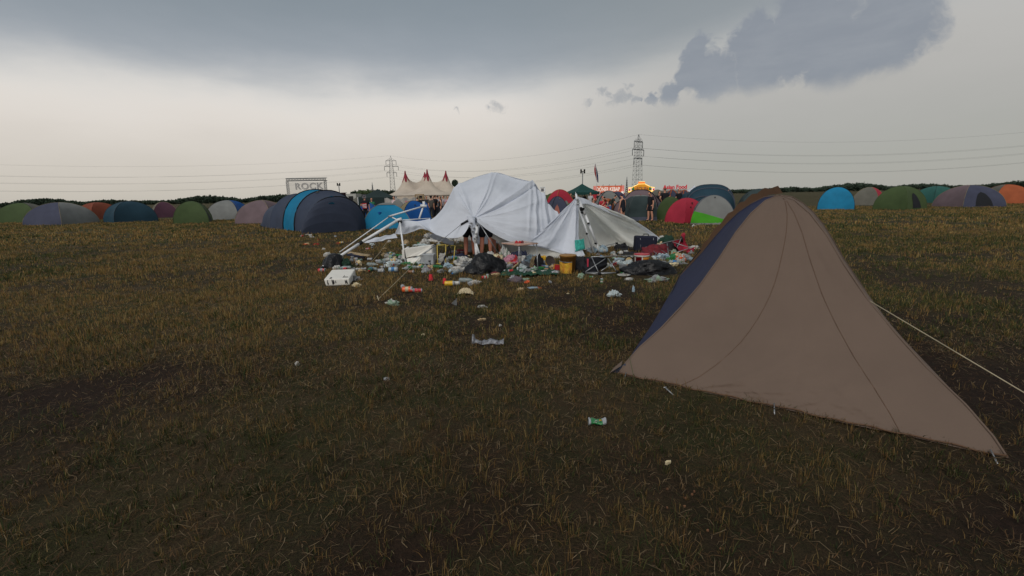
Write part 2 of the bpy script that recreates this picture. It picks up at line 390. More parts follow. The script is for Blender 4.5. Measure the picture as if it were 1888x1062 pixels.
    t.links.new(av.outputs['Color'], b.inputs['Base Color']); b.inputs['Roughness'].default_value = .7; b.inputs['Specular IOR Level'].default_value = .2
    tr = t.nodes.new('ShaderNodeBsdfTranslucent'); t.links.new(av.outputs['Color'], tr.inputs[0])
    ms = t.nodes.new('ShaderNodeMixShader'); ms.inputs[0].default_value = .3
    t.links.new(b.outputs[0], ms.inputs[1]); t.links.new(tr.outputs[0], ms.inputs[2]); t.links.new(ms.outputs[0], t.nodes['Material Output'].inputs[0])
    me.materials.append(m)
    o = bpy.data.objects.new('grass', me); COL.objects.link(o)
    tag(o, 'dry straw and green grass tufts over the dark field', 'grass', kind='stuff')
    print('blades', nbld)
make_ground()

# ------------------------------------------------------------------ tents
def arc_profile(h, flat=1.02, n=12):           # dome pole: (distance factor from centre 1..0, height)
    return [(math.cos(a) ** 1.0 if a < PI / 2 - 1e-6 else 0.0, h * math.sin(a) ** flat * 1.0) for a in [PI / 2 * i / n for i in range(n + 1)]]
def prof_at(prof, t):
    x = t * (len(prof) - 1); i = min(int(x), len(prof) - 2); f = x - i
    return prof[i][0] * (1 - f) + prof[i + 1][0] * f, prof[i][1] * (1 - f) + prof[i + 1][1] * f
def dome_tent(name, label, corners, apex, h, cols, group=None, sleeve=None, cap=None, prof=None, sag=.10, door=None, vents=(), wr=.02, skirt=None, ns=10, nt=14, cat='tent', z0=0.0, guys=True, seam=.012, cprof=None, wedge=None, fold=None):
    cs = [Vector((c[0], c[1], 0)) for c in corners]; ap = Vector((apex[0], apex[1], 0)); n = len(cs)
    base = sum(cs, Vector()) / n
    root = thing(name, label, cat, base, group)
    prof = prof or arc_profile(h)
    seed = base.x * 3.1 + base.y
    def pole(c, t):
        pr = prof
        if cprof:
            k_ = min(range(n), key=lambda q: (cs[q] - Vector(c)).length); pr = cprof[k_]
        r, z = prof_at(pr, t); return ap + (Vector(c) - ap) * r + Vector((0, 0, z))
    def surf(i, s, t, off=0):
        a, b = pole(cs[i], t), pole(cs[(i + 1) % n], t); p = a.lerp(b, s)
        cen = ap + Vector((0, 0, p.z)); inw = cen - p; L = inw.length
        k = 4 * s * (1 - s)
        r_, _ = prof_at(prof, t)
        width = (b - a).length
        if L > 1e-6: p = p + inw / L * (width * sag * k * math.sin(PI * min(1, t * 1.15)) * .6 - off)
        p = p + Vector((1, 1, .3)) * (wr * nz(p.x * 2.3 + seed, p.y * 2.3, p.z * 3))
        if fold and i == 0:
            p = p - (Vector((cs[1].y - cs[0].y, cs[0].x - cs[1].x, 0)).normalized() * -1) * fold(s, t)
        if off: p.z += off * .4
        return p
    for i in range(n):
        m = cols[i % len(cols)]
        ms = m if isinstance(m, list) else [m]
        # a panel may be split in height: list of (t_end, material)
        if isinstance(m, list):
            t0 = 0
            for (t1, mm) in m:
                g = MB().grid([[surf(i, s / ns, t0 + (t1 - t0) * k / nt) for s in range(ns + 1)] for k in range(nt + 1)])
                g.build('panel', mm, root); t0 = t1
        else:
            MB().grid([[surf(i, s / ns, k / nt) for s in range(ns + 1)] for k in range(nt + 1)]).build('panel', m, root)
    for c in cs:
        pp = [pole(c, k / nt) + (pole(c, k / nt) - (ap + Vector((0, 0, pole(c, k / nt).z)))).normalized() * .004 if k < nt else pole(c, 1) for k in range(nt + 1)]
        if sleeve: MB().tube(pp, seam, 6).build('pole_sleeve', sleeve, root)
    if cap:
        g = []
        for k in range(4):
            t = 1 - .26 * (1 - k / 3)
            ring = []
            for i in range(n):
                for s in range(6): ring.append(surf(i, s / 6, t, .0) + Vector((0, 0, .03)))
            ring.append(ring[0]); g.append(ring)
        MB().grid(g).build('roof_cap', cap, root)
    if door is not None:
        i, m, s0, s1, t1 = door
        g = []
        for k in range(9):
            t = .03 + t1 * k / 8; w_ = math.sqrt(max(0, 1 - (k / 8) ** 2.4)); sm = (s0 + s1) / 2; hw = (s1 - s0) / 2 * w_
            g.append([surf(i, sm - hw + 2 * hw * j / 8, t, .02) for j in range(9)])
        MB().grid(g).build('door', m, root)
    for (i, s, t, sz, m) in vents:
        a = surf(i, s - sz, t, .03); b = surf(i, s + sz, t, .03); c_ = surf(i, s, t - sz * 1.1, .05); d_ = surf(i, s, t, .09)
        MB().add([a, b, c_, d_], [(0, 2, 3), (2, 1, 3), (0, 3, 1)]).build('vent_flap', m, root, smooth=False)
    if wedge:
        i, m, tm = wedge
        MB().grid([[surf(i, s / 16, .04 + (tm * max(0, 1 - s / 16) ** .85) * k / 6, .022) for s in range(17)] for k in range(7)]).build('lower_panel', m, root)
    if skirt:
        for i in range(n):
            MB().grid([[surf(i, s / ns, .0) + Vector((0, 0, -.01)) - (ap - surf(i, s / ns, 0)).normalized() * .03 for s in range(ns + 1)],
                       [surf(i, s / ns, .09, .015) for s in range(ns + 1)]]).build('skirt', skirt, root)
    if guys:
        for i, c in enumerate(cs):
            out = (c - ap).normalized(); a = pole(c, .45)
            MB().tube([a, c + out * .5], .004, 4).build('guy_rope', M_rope, root)
    return root, surf, pole
def rect(cx, cy, w, d, a):
    c, s = math.cos(a), math.sin(a)
    return [(cx + x * c - y * s, cy + x * s + y * c) for x, y in ((-w / 2, -d / 2), (w / 2, -d / 2), (w / 2, d / 2), (-w / 2, d / 2))]
def span(pxl, pxr, Y, py):                    # centre x, width and height of something seen between two columns
    a, b = P(pxl, py, Y), P(pxr, py, Y); return (a.x + b.x) / 2, (b.x - a.x), (a.z + b.z) / 2

def tunnel_tent(name, label, hoops, cols, sleeve=None, sidx=None, group=None, nseg=22, wr=.02, cat='tent', vents=(), e=.72):
    """hoops: (cx, cy, halfwidth, height); the cloth between hoop i and i+1 is one panel"""
    dirv_ = Vector((hoops[-1][0] - hoops[0][0], hoops[-1][1] - hoops[0][1], 0)).normalized(); side_ = Vector((-dirv_.y, dirv_.x, 0))
    root = thing(name, label, cat, (sum(h[0] for h in hoops) / len(hoops), sum(h[1] for h in hoops) / len(hoops), 0), group)
    def hp(x, a):
        i = min(int(x), len(hoops) - 2); f = x - i
        A = [hoops[i][k] * (1 - f) + hoops[i + 1][k] * f for k in range(4)]
        sp_ = math.hypot(hoops[i + 1][0] - hoops[i][0], hoops[i + 1][1] - hoops[i][1]); sagv = 1 - .05 * min(1, (sp_ / 1.2) ** 2) * 4 * f * (1 - f)
        c_, s_ = math.cos(a), math.sin(a)
        p = Vector((A[0], A[1], 0)) + side_ * (A[2] * sagv * math.copysign(abs(c_) ** e, c_)) + Vector((0, 0, A[3] * sagv * s_ ** e))
        return p + Vector((.6, .6, .4)) * wr * nz(p.x * 2.1, p.y * 2.1, p.z * 2.7)
    for i in range(len(hoops) - 1):
        MB().grid([[hp(i + k / 7, PI * j / nseg) for j in range(nseg + 1)] for k in range(8)]).build('panel', cols[i], root)
    if sleeve:
        for i in range(len(hoops)):
            if hoops[i][3] > .5 and (sidx is None or i in sidx): MB().tube([hp(i, PI * j / nseg) + (hp(i, PI * j / nseg) - Vector((hoops[i][0], hoops[i][1], 0))).normalized() * .015 for j in range(nseg + 1)], .03, 6).build('pole_sleeve', sleeve, root)
    for (x, a, sz, m) in vents:
        p = hp(x, a); q = hp(x, a + sz); r = hp(x, a - sz); up = (p - root.location).normalized()
        MB().add([q + up * .03, r + up * .03, p + up * .03 - Vector((0, 0, sz * 1.3)) + dirv_ * .1, p + up * .10], [(0, 2, 3), (2, 1, 3), (0, 3, 1), (0, 1, 2)]).build('vent_flap', m, root, smooth=False)
    return root

F_navy = fab('navy_nylon', (40, 47, 84), .05); F_beige = fab('beige_polyester', (133, 113, 100), namp=.05, bump=.2, bscale=220); F_brown = fab('brown_trim', (150, 116, 92), .4)
F_dark = fab('charcoal_nylon', (66, 76, 98), .06); F_dark2 = fab('charcoal_front', (56, 64, 84), .05); F_azure = fab('azure_nylon', (24, 140, 186)); F_black = fab('black_piping', (30, 32, 38), .0)
F_blue1 = fab('bright_blue_nylon', (30, 150, 200)); F_blue2 = fab('deep_blue_nylon', (22, 98, 182)); F_grey = fab('grey_nylon', (150, 152, 150)); F_tan = fab('tan_piping', (160, 145, 110), 0)
F_green = fab('lime_nylon', (84, 185, 40)); F_red = fab('red_nylon', (206, 56, 80)); F_olive = fab('olive_nylon', (84, 104, 62)); F_teal = fab('dark_teal_nylon', (44, 78, 96))
F_dgreen = fab('dark_green_nylon', (62, 78, 80), .05); F_bgrey = fab('blue_grey_nylon', (96, 102, 120)); F_mauve = fab('mauve_brown_nylon', (136, 116, 122)); F_orange = fab('orange_nylon', (196, 104, 64))
F_salmon = fab('salmon_nylon', (205, 128, 112)); F_slate = fab('slate_nylon', (84, 88, 112)); F_dteal = fab('pine_green_canvas', (34, 84, 80), .1); F_gblack = fab('dark_canvas', (44, 62, 62), .08)

# near beige tent on the right
def near_tent():
    A, B, C_, D = (0.95, 3.93), (2.95, 2.5), (4.4, 5.45), (2.42, 6.84)
    apx = (2.75, 4.8)
    us = [0, .04, .12, .24, .36, .48, .6, .7, .8, .9, 1]
    pA = [(1 - u, z) for u, z in zip(us, (0, .09, .215, .355, .53, .725, .97, 1.2, 1.38, 1.5, 1.55))]
    pD = [(1 - u, z) for u, z in zip(us, (0, .24, .42, .61, .80, 1.02, 1.22, 1.36, 1.46, 1.53, 1.55))]
    prof = pA
    def fold(s, t):
        d = 0
        for (s0, lst) in ((.25, ((.55, .016, .03), (.75, -.012, .03), (.95, .014, .04), (1.25, .006, .02), (.35, .008, .03))), (.52, ((1.0, .012, .03), (1.4, -.01, .04), (2.1, .01, .04))), (.78, ((1.9, .012, .04), (2.3, -.010, .04)))):
            r = math.hypot(s - s0, t * 1.6); a = math.atan2(t * 1.6, s - s0)
            for (a0, am, w) in lst: d += 1.9 * am * math.exp(-((a - a0) / w) ** 2) * min(1, r * 9) * math.exp(-r * 2.4)
        d += .010 * nz(s * 5 + 3, t * 4, 2) + .004 * nz(s * 16, t * 12, 4)
        return d * min(1, t * 30 + .1)
    root, surf, pole = dome_tent('dome_tent', 'large beige and navy tent close by at the right edge of the field', [A, B, C_, D], apx, 1.55,
        [F_beige, F_beige, F_navy, F_navy], prof=prof, cprof=[pA, pA, pD, pD], sag=.03, wr=.010, ns=90, nt=90, fold=fold, sleeve=F_beige, seam=.007, guys=False)
    # brown hood strip over the far pole
    d = Vector((D[0], D[1], 0)); g = []
    for k in range(26):
        t = .20 + .80 * k / 25; p = pole(d, t)
        out = Vector((-.42, .25, .80)).normalized()
        flut = .012 * math.sin(k * 2.1)
        w = .03 + .05 * min(1, k / 8)
        p1 = surf(3, .0, t); g.append([p1 + out * (w * q + flut * q) + Vector((.02, -.03, .02)) for q in (0, .5, 1)] )
    MB().grid(g).build('hood', F_brown, root)
    # inner groundsheet seen at the lifted left corner and bottom hems
    a = Vector((A[0], A[1], 0))
    MB().add([a + Vector((-.085, .01, .0)), a + Vector((.02, .0, .075)), a + Vector((.05, .07, .10)), a + Vector((-.03, .07, .03))], [(0, 1, 2, 3)]).build('corner_hem', F_beige, root)
    MB().add([a + Vector((-.06, .05, -.01)), a + Vector((.10, -.02, -.01)), a + Vector((.06, .02, .09))], [(0, 1, 2)]).build('groundsheet', F_dark, root)
    hem = [surf(0, s / 60, .004, .006) + Vector((0, 0, .006 + .008 * math.sin(s * .9) * math.sin(s * .31))) for s in range(61)]
    MB().tube(hem, .006, 5).build('hem', F_brown, root)
    # seam lines on the beige face
    for (s0, s1, t1) in ((.22, .70, .93), (.23, .24, .02), (.80, .74, .93)):
        pts = [surf(0, s0 + (s1 - s0) * k / 20, .01 + t1 * k / 20, .003) for k in range(21)]
        if t1 > .1: MB().tube(pts, .0018, 4).build('seam', F_brown, root)
    for s_ in (.03, .5, .97):
        q = surf(0, s_, 0); pt = MB().tube([q + Vector((0, 0, .03)), q + Vector((-.05, -.10, -.01))], .005, 6); pt.build('peg', M_alu, root); MB().tube([surf(0, s_, .01), q + Vector((-.03, -.06, .012))], .004, 4).build('peg_loop', F_black, root)
    q = Vector((B[0], B[1], 0)); MB().tube([pole(q, .5), q + Vector((.55, -.5, 0))], .004, 5).build('guy_rope', M_rope, root)
    MB().tube([pole(d, .42) + Vector((-.05, 0, 0)), pole(d, .25) + Vector((-.12, -.1, -.05)), G(1203, 622)], .006, 5).build('guy_rope', F_black, root)
    MB().tube([surf(3, .95, .12), a + Vector((.09, .0, .16)), G(1172, 712) + Vector((0, 0, .01))], .002, 4).build('guy_rope', F_olive, root)
    pg = MB(); q = G(1226, 722); pg.tube([q + Vector((0, .0, .035)), q + Vector((.045, -.07, .0))], .0055, 6); pg.tube([q + Vector((-.012, 0, .036)), q + Vector((.014, .006, .036))], .005, 6)
    tag(pg.build('tent_peg', M_alu, None, loc=q), 'silver metal peg at the bottom edge of the near beige tent', 'tent peg')
near_tent()

# far-left dark tunnel tent
M_cy = mat('cyan_flap', (40, 165, 215), .7)
def left_tent():
    # front apse centre seen at px 622, base y about 425
    hoops = []
    def at(px, Y): return P(px, 420, Y).x
    Yf = 23.6
    hoops = [(at(624, 23.3), 23.3 - 1.05 * math.cos(k / 6 * PI / 2), 1.28 + .22 * math.sin(k / 6 * PI / 2), .02 + 1.67 * math.sin(k / 6 * PI / 2) ** .9) for k in range(7)] + [
             (at(607, 24.8), 24.8, 1.74, 2.03), (at(588, 26.0), 26.0, 1.84, 2.10), (at(560, 27.4), 27.4, 1.80, 1.95), (at(530, 29), 29.0, 1.4, 1.4), (at(515, 30), 29.8, 1.0, .4)]
    r = tunnel_tent('tunnel_tent', 'long charcoal tunnel tent with blue rear band at the left edge', hoops, [F_dark2] * 6 + [F_dark, F_azure, F_dark, F_dark, F_dark], sleeve=F_black, sidx=(6, 7, 8),
        vents=[(3.6, PI * .5, .09, M_cy), (6.0, PI * .46, .09, M_cy), (6.1, PI * .80, .09, M_cy), (6.9, PI * .42, .06, F_grey)], e=.92)
    return r
left_tent()
def simple_dome(label, pxl, pxr, pyt, Y, depth, rot, cols, **kw):
    cx, w, h = span(pxl, pxr, Y, pyt)
    k = abs(math.cos(rot)) + abs(math.sin(rot)) * depth
    ww = w / k; dd = ww * depth
    return dome_tent(kw.pop('name', 'dome_tent'), label, rect(cx, Y, ww, dd, rot), (cx, Y), h, cols, **kw)
simple_dome('bright blue dome tent with pale grey roof vent and tan piping', 662, 762, 374.5, 25.4, .9, .25, [F_blue1], sleeve=F_tan, cap=F_grey, guys=False, seam=.014, vents=[(0, .3, .45, .06, F_blue2)])
simple_dome('deep blue dome tent with a beige flank behind the broken pole frame', 726, 796, 370.0, 28.5, .8, .5, [F_blue2, F_blue2, F_blue2, F_tan], sleeve=F_black, seam=.012, vents=[(0, .5, .62, .06, F_dark)], guys=False)
simple_dome('small blue tent wedged right of the deep blue dome', 770, 794, 371.5, 31, .8, .3, [F_blue2], guys=False)
simple_dome('low royal blue tent half hidden behind the bright blue dome', 655, 700, 373, 30, .7, .1, [F_blue2], guys=False)
simple_dome('dark green dome tent peeping over the charcoal tunnel tent', 596, 650, 356, 28.5, .8, .2, [F_dgreen], sleeve=F_black, guys=False)
simple_dome('white and beige tent beside the printed white banner', 716, 750, 368, 34, .8, .1, [F_grey, fab('offwhite_nylon', (205, 200, 192))], guys=False)
# right of the canopy
simple_dome('red dome tent with orange piping and grey side behind the slate tent', 1003, 1062, 349.5, 33, .9, .5, [F_red, F_mauve, F_red, F_red], sleeve=F_orange, seam=.03, guys=False, door=(0, F_grey, .45, .75, .4))
simple_dome('slate blue dome tent with a salmon door right of the tall white canopy', 1003, 1052, 362, 21.5, .9, .25, [F_slate], sleeve=F_black, door=(0, F_salmon, .12, .52, .52), vents=[(0, .62, .78, .06, F_tan)], guys=False)
simple_dome('small olive tent low behind the slate blue dome', 1040, 1062, 374, 30, .9, .2, [F_olive], guys=False)
simple_dome('pale grey frame tent behind the stooping campers', 1098, 1146, 352, 37, .7, .0, [F_grey], sleeve=F_black, seam=.03, guys=False)
tunnel_tent('tunnel_tent', 'mauve brown tunnel tent with black hoops behind the dark green dome', [(P(1142, 370, 31).x, 30.0, .5, .3), (P(1150, 370, 31).x, 30.2, 1.0, 1.15), (P(1178, 370, 31.5).x, 31.2, 1.3, 1.78), (P(1200, 370, 32).x, 32.4, 1.15, 1.4), (P(1212, 370, 33).x, 33, .6, .5)], [F_mauve] * 4, sleeve=F_black)
simple_dome('dark green dome tent with pale grey crown and orange patch', 1153, 1207, 359.5, 27.6, .85, .06, [[(.70, F_dgreen), (1, F_grey)]], prof=[(1, 0), (.985, .35), (.97, .7), (.90, 1.0), (.72, 1.27), (.45, 1.42), (.2, 1.46), (0, 1.47)], wr=.05, guys=False, vents=[(0, .42, .86, .10, F_orange)], skirt=F_bgrey)
simple_dome('blue grey dome tent behind the olive dome', 1205, 1252, 370, 30.2, .9, .3, [F_bgrey], guys=False)
simple_dome('olive green dome tent beside the red dome', 1212, 1262, 362.5, 27.6, 1.1, .6, [F_olive], sleeve=F_olive, guys=False)
simple_dome('bright red dome tent with black vents', 1231, 1302, 365, 24.9, .9, .45, [F_red], sleeve=F_red, guys=False, vents=[(0, .45, .6, .07, F_black), (0, .3, .45, .05, F_black)])
simple_dome('pale grey dome tent with a lime green lower panel', 1270, 1362, 359.5, 23.4, .9, -.35, [F_grey], sleeve=F_bgrey, skirt=F_grey, guys=False, wedge=(0, F_green, .27), vents=[(0, .55, .75, .05, F_black)])
tunnel_tent('tunnel_tent', 'dark teal tunnel tent standing behind the red dome', [(P(1287, 370, 30).x, 28.8, .6, .3), (P(1292, 370, 30).x, 29.0, 1.2, 1.3), (P(1300, 370, 31).x, 30.2, 1.55, 1.8), (P(1306, 370, 32).x, 31.8, 1.65, 2.05), (P(1290, 370, 33).x, 33.5, 1.5, 1.6), (P(1280, 370, 33).x, 34.5, .8, .5)], [F_teal] * 5, sleeve=F_bgrey)
simple_dome('slate blue dome tent with orange hoops left of the teal tunnel', 1226, 1252, 350, 36, 1, .2, [F_slate], sleeve=F_orange, seam=.04, guys=False)
simple_dome('slate blue dome tent with orange hoops and grey window', 1250, 1274, 350.5, 36, 1, .2, [F_slate], sleeve=F_orange, seam=.04, guys=False, door=(0, F_grey, .3, .7, .3))
F_stone = fab('stone_nylon', (128, 126, 116)); F_plum = fab('plum_nylon', (96, 60, 78)); F_rust = fab('rust_nylon', (150, 78, 56)); F_sea = fab('sea_green_nylon', (60, 118, 110))
for k, (px, py, Y, w, m, m2, lab) in enumerate([
        (40, 374, 44, 72, F_olive, F_stone, 'olive and stone dome tent farthest out on the left'), (108, 373, 38, 74, F_grey, F_slate, 'grey and slate dome tent overlapping the olive one far left'), (178, 373, 48, 60, F_rust, F_rust, 'rust coloured dome tent in the left row'),
        (236, 371, 40, 78, F_teal, F_teal, 'dark teal dome tent in the middle of the left row'), (300, 372, 50, 56, F_stone, F_plum, 'stone and plum dome tent in the left row'), (352, 371, 36, 76, F_olive, F_olive, 'plain olive dome tent in the left row'), (420, 369, 42, 66, F_blue2, F_grey, 'blue dome tent with grey side left of the charcoal tunnel'),
        (482, 369, 34, 74, F_mauve, F_mauve, 'mauve brown dome tent touching the charcoal tunnel on its left'),
        (1400, 348, 30, 84, F_dgreen, F_dgreen, 'dark green dome tent hidden behind the beige tent top'), (1545, 345, 38, 70, F_blue1, F_slate, 'azure and slate dome tent beyond the beige tent'), (1604, 345, 46, 60, F_red, F_stone, 'red and stone dome tent right of the azure one'), (1664, 343, 36, 80, F_olive, F_olive, 'olive dome tent in the right row'),
        (1728, 343, 50, 58, F_sea, F_sea, 'sea green dome tent in the right row'), (1790, 341, 38, 78, F_mauve, F_slate, 'mauve dome tent with slate side in the right row'), (1858, 340, 44, 70, F_orange, F_stone, 'orange and stone dome tent farthest right'),
        (1186, 349.5, 60, 40, F_plum, F_plum, 'plum dome tent far behind the lit soup stall sign'), (1212, 349.5, 66, 34, F_stone, F_stone, 'stone dome tent far behind the slim person'), (1138, 353, 62, 34, F_slate, F_slate, 'small slate tent under the kebab sign'), (1300, 348.5, 70, 36, F_rust, F_rust, 'rust tent far behind the teal tunnel'), (1328, 348, 62, 34, F_plum, F_plum, 'plum tent far behind the pair at the right'),
        (604, 361, 60, 36, F_sea, F_sea, 'sea green tent far behind the charcoal tunnel'), (662, 363, 66, 34, F_stone, F_stone, 'stone tent far behind the print shirted person'), (1018, 356, 60, 36, F_olive, F_olive, 'olive tent far behind the red dome')]):
    simple_dome(lab, px - w / 2, px + w / 2, py, Y, .75 + .2 * (k % 3), .25 + 1.3 * k, [m, m2, m, m2], sleeve=[F_black, F_tan, m][k % 3], guys=False, door=(k % 4, F_black, .3, .7, .45) if k % 2 else None, prof=arc_profile(P(px, py, Y).z, (.85, 1.05, .95)[k % 3]))

def gazebo(label, px, Y, wpx, pyt, pye, m, rot=.25):
    a = P(px - wpx / 2, pye, Y); b = P(px + wpx / 2, pye, Y); tz = P(px, pyt, Y).z; ez = (a.z + b.z) / 2; cx = (a.x + b.x) / 2; w = (b.x - a.x) / (abs(math.cos(rot)) + abs(math.sin(rot)))
    r = thing('pop_up_gazebo', label, 'gazebo', (cx, Y, 0)); cs = [Vector((x, y, ez)) for x, y in rect(cx, Y, w, w, rot)]; top = Vector((cx, Y, tz))
    ro = MB()
    for i in range(4):
        c0, c1 = cs[i], cs[(i + 1) % 4]; g = []
        for k in range(9):
            t = k / 8; z = t ** 1.35
            g.append([Vector((c0.lerp(c1, s / 8).lerp(top, t)[0], c0.lerp(c1, s / 8).lerp(top, t)[1], ez + (tz - ez) * z - .05 * 4 * (s / 8) * (1 - s / 8) * (1 - t))) for s in range(9)])
        ro.grid(g)
    ro.build('roof', m, r)
    for i in range(4):
        c0, c1 = cs[i], cs[(i + 1) % 4]
        MB().grid([[c0.lerp(c1, s / 8) + Vector((0, 0, -.22 * k - (.05 * 4 * (s / 8) * (1 - s / 8)) + .03 * math.sin(s * 2) * k)) for s in range(9)] for k in range(2)]).build('valance', m, r)
        MB().tube([c0, Vector((c0.x, c0.y, 0))], .022, 6).build('leg', M_pole, r)
    return r
gazebo('pine green pop up gazebo with pointed roof right of the white canopy', 1073, 47, 60, 338.6, 354, F_dteal, .3)
gz = gazebo('dark pop up gazebo with closed sides in front of the wood', 697, 42, 76, 348.3, 363, F_gblack, .2)
for i in (0, 3):
    cs = rect(gz.location.x, 42, 3.1, 3.1, .2); a, b = cs[i], cs[(i + 1) % 4]
    MB().grid([[Vector((a[0] + (b[0] - a[0]) * s / 6, a[1] + (b[1] - a[1]) * s / 6, z)) for s in range(7)] for z in (0, .8, 1.6)]).build('side_wall', F_gblack, gz)

# ------------------------------------------------------------------ the two collapsed white canopies
def PP(l, Y=None): return [P(*q) if len(q) == 3 else P(q[0], q[1], Y) for q in l]
def big_canopy():
    root = thing('collapsed_canopy', 'huge wind wrecked white party canopy slumped over its broken frame', 'canopy', G(876, 480))
    node = P(874, 403, 11.9)
    rim = PP([(771, 408, 12.7), (793, 403, 13.0), (814, 382, 13.2), (836, 350, 13.4), (845, 340, 13.5), (868, 330, 13.7), (893, 321.5, 13.8), (916, 318, 13.9), (944, 326, 13.9), (965, 331.5, 13.8), (985, 337, 13.6), (994, 350, 13.5), (1010, 373, 13.3), (1031, 402, 13.0), (1044, 438, 12.6), (1060, 469, 12.15)])
    n = len(rim)
    r1 = []; r2 = []; r0 = []
    for j, q in enumerate(rim):
        sg = .10 * math.sin(PI * j / (n - 1))
        r0.append(node + (q - node) * .03 + Vector((0, 0, 0)))
        r1.append(node.lerp(q, .36) + Vector((0, .06, -sg * .8))); r2.append(node.lerp(q, .70) + Vector((0, .0, -sg * .9)))
    eye = Vector((0, 0, EYE))
    r1 = [eye + (q - eye) * .968 for q in r1]; r2 = [eye + (q - eye) * .962 for q in r2]
    r1[0], r2[0] = P(850, 436, 11.7), P(808, 434, 12.1)
    r1[1], r2[1] = P(843, 420, 11.9), P(800, 418, 12.4)
    r1[-1], r2[-1] = P(934, 434.5, 11.8), P(993, 450.5, 11.95)
    r1[-2] = P(925, 420, 11.85); r2[-2] = P(985, 432, 12.0)
    rim2 = [r1[0].lerp(r2[0], 0)] 
    cre = [(.27, .05, .022), (.445, .055, .009), (.475, .05, .008), (.655, .13, .012), (.685, -.09, .014), (.79, .03, .012), (.20, .07, .03), (.9, .02, .015)]
    def disp(u, v):
        d = 0
        for (c, a, w) in cre:
            cc = c + .008 * math.sin(u * 5 + c * 40)
            d += a * math.exp(-abs(v - cc) / w) * min(1, u * 3) * (1 - .35 * u)
        d += .018 * nz(v * 26, u * 1.5, 3) * min(1, u * 2) + .07 * nz(v * 6, u * 2.5, 8) * min(1, u * 2) + .006 * nz(v * 60, u * 10, 1)
        if v > .70:                          # hanging folds near the right-hand edge
            d += .02 * (ridge(u * 7 + v * 2.2) - .5) * min(1, (v - .70) * 9) * max(0, min(1, (u - .45) * 3))
        return d * (1 if .01 < u else 0) * min(1, (1 - v) * 14 + .05) * min(1, v * 10 + .1)
    # hanging folds under the right-hand corner: world x at about 12.8 m
    def folds(p):
        k = 12.8 / p.y; x = p.x * k; z = (p.z - EYE) * k; d = 0
        top = .36
        if z > top or x < .45: return 0
        for (x0, sl, am, w) in ((.66, .02, .05, .030), (.74, .06, -.045, .022), (.84, .12, .06, .028), (.92, .18, -.05, .022), (1.02, .27, .055, .028), (.56, -.06, .03, .04), (.30, -.35, .03, .05)):
            d += am * math.exp(-((x - x0 + (z - top) * sl) / w) ** 2)
        return d * min(1, (top - z) * 5) * max(0, min(1, (z + 1.25) * 3))
    MB().grid(patch([r0, r1, r2, rim], 110, 300, disp, folds)).build('canopy', M_white, root)
    # far slope going down behind
    back = [Vector((q.x + .12, q.y + .9 + .05 * j, max(0.02, q.z * .45))) for j, q in enumerate(rim[4:14])]
    back2 = [Vector((q.x + .2, q.y + 1.7, .0)) for q in rim[4:14]]
    MB().grid(patch([rim[4:14], back, back2], 24, 70, lambda u, v: .05 * nz(v * 14, u * 3) * min(1, u * 4))).build('canopy', M_white, root)
    # valance and the wall hanging from the front eave on the right
    top = PP([(880, 402, 11.80), (904, 417, 11.78), (935, 433, 11.79), (965, 443, 11.88), (993, 450.5, 11.96), (1031, 462, 12.05), (1060, 469, 12.12)])
    bot = [P(884, 413, 12.05), P(903, 433, 12.1), P(919, 449, 12.15), G(939, 468) + Vector((0, .0, .02)), G(975, 473), G(1010, 476), G(1050, 475)]
    mid = [a.lerp(b, .5) + Vector((0, .10, -.02)) for a, b in zip(top, bot)]
    MB().grid(patch([top, mid, bot], 22, 90, lambda u, v: .06 * nz(v * 12, u * 2, 5) * u + .02 * nz(v * 34, u * 3))).build('side_panel', fab('white_lining', (222, 220, 212), .3, namp=.10, nscale=3, bump=.3, bscale=6), root)
    lip = [q + Vector((0, -.012, 0)) for q in top]; lip2 = [q + Vector((0, -.03, -.10 - .05 * math.sin(j))) for j, q in enumerate(top)]
    MB().grid(patch([lip, lip2], 4, 60)).build('valance', M_white, root)
    # left drape: eave sheet beyond the corner pole
    e1 = PP([(737, 407, 12.6), (752, 406.3, 12.65), (771, 407.5, 12.7), (793, 403, 13.0)]); e2 = PP([(733, 420, 12.6), (752, 418, 12.55), (775, 416, 12.6), (800, 425, 12.6)]); e3 = PP([(728, 431.5, 12.55), (749, 431, 12.6), (779, 422, 12.6), (806, 434, 12.35)])
    MB().grid(patch([e1, e2, e3], 16, 50, lambda u, v: .05 * nz(v * 9, u * 2, 2) * u)).build('valance', M_white, root)
    f1 = PP([(668, 446.5, 12.3), (690, 439, 12.4), (712, 434, 12.45), (729, 431, 12.5)]); f2 = PP([(673, 448, 12.25), (694, 446, 12.2), (715, 441, 12.2), (733, 438.5, 12.3)])
    MB().grid(patch([f1, f2], 8, 30, lambda u, v: .02 * nz(v * 7, u * 2, 6))).build('valance', M_white, root)
    d1 = PP([(797, 430, 12.5), (815, 436, 12.4), (832, 444, 12.3), (838, 445, 12.2)]); d2 = PP([(792, 437, 13.0), (806, 443, 13.0), (822, 449, 13.0), (836, 452, 12.9)])
    MB().grid(patch([d1, d2], 8, 30, lambda u, v: .03 * nz(v * 7, u * 2, 6))).build('valance', M_white, root)
    # legs, braces, brackets
    def bar(nm, a, b, r, m=M_pole, n=8): return MB().tube([a, b], r, n).build(nm, m, root)
    foot = G(879, 479); 
    # dented front leg wrapped in torn cloth
    pts = [P(868, 402, 11.85), P(873, 420, 11.82), P(877, 446, 11.8), Vector((foot.x, 11.75, 0))]
    MB().tube([pts[0], pts[1]], .065, 10, .055).build('leg', M_pole, root)
    bar('leg', pts[1], pts[2], .036); bar('leg', pts[2], pts[3], .040)
    bar('leg', P(880, 415, 11.75), P(876, 448, 11.7), .042); bar('leg', P(877, 448, 11.7), G(887.3, 478), .026)
    wrap = []
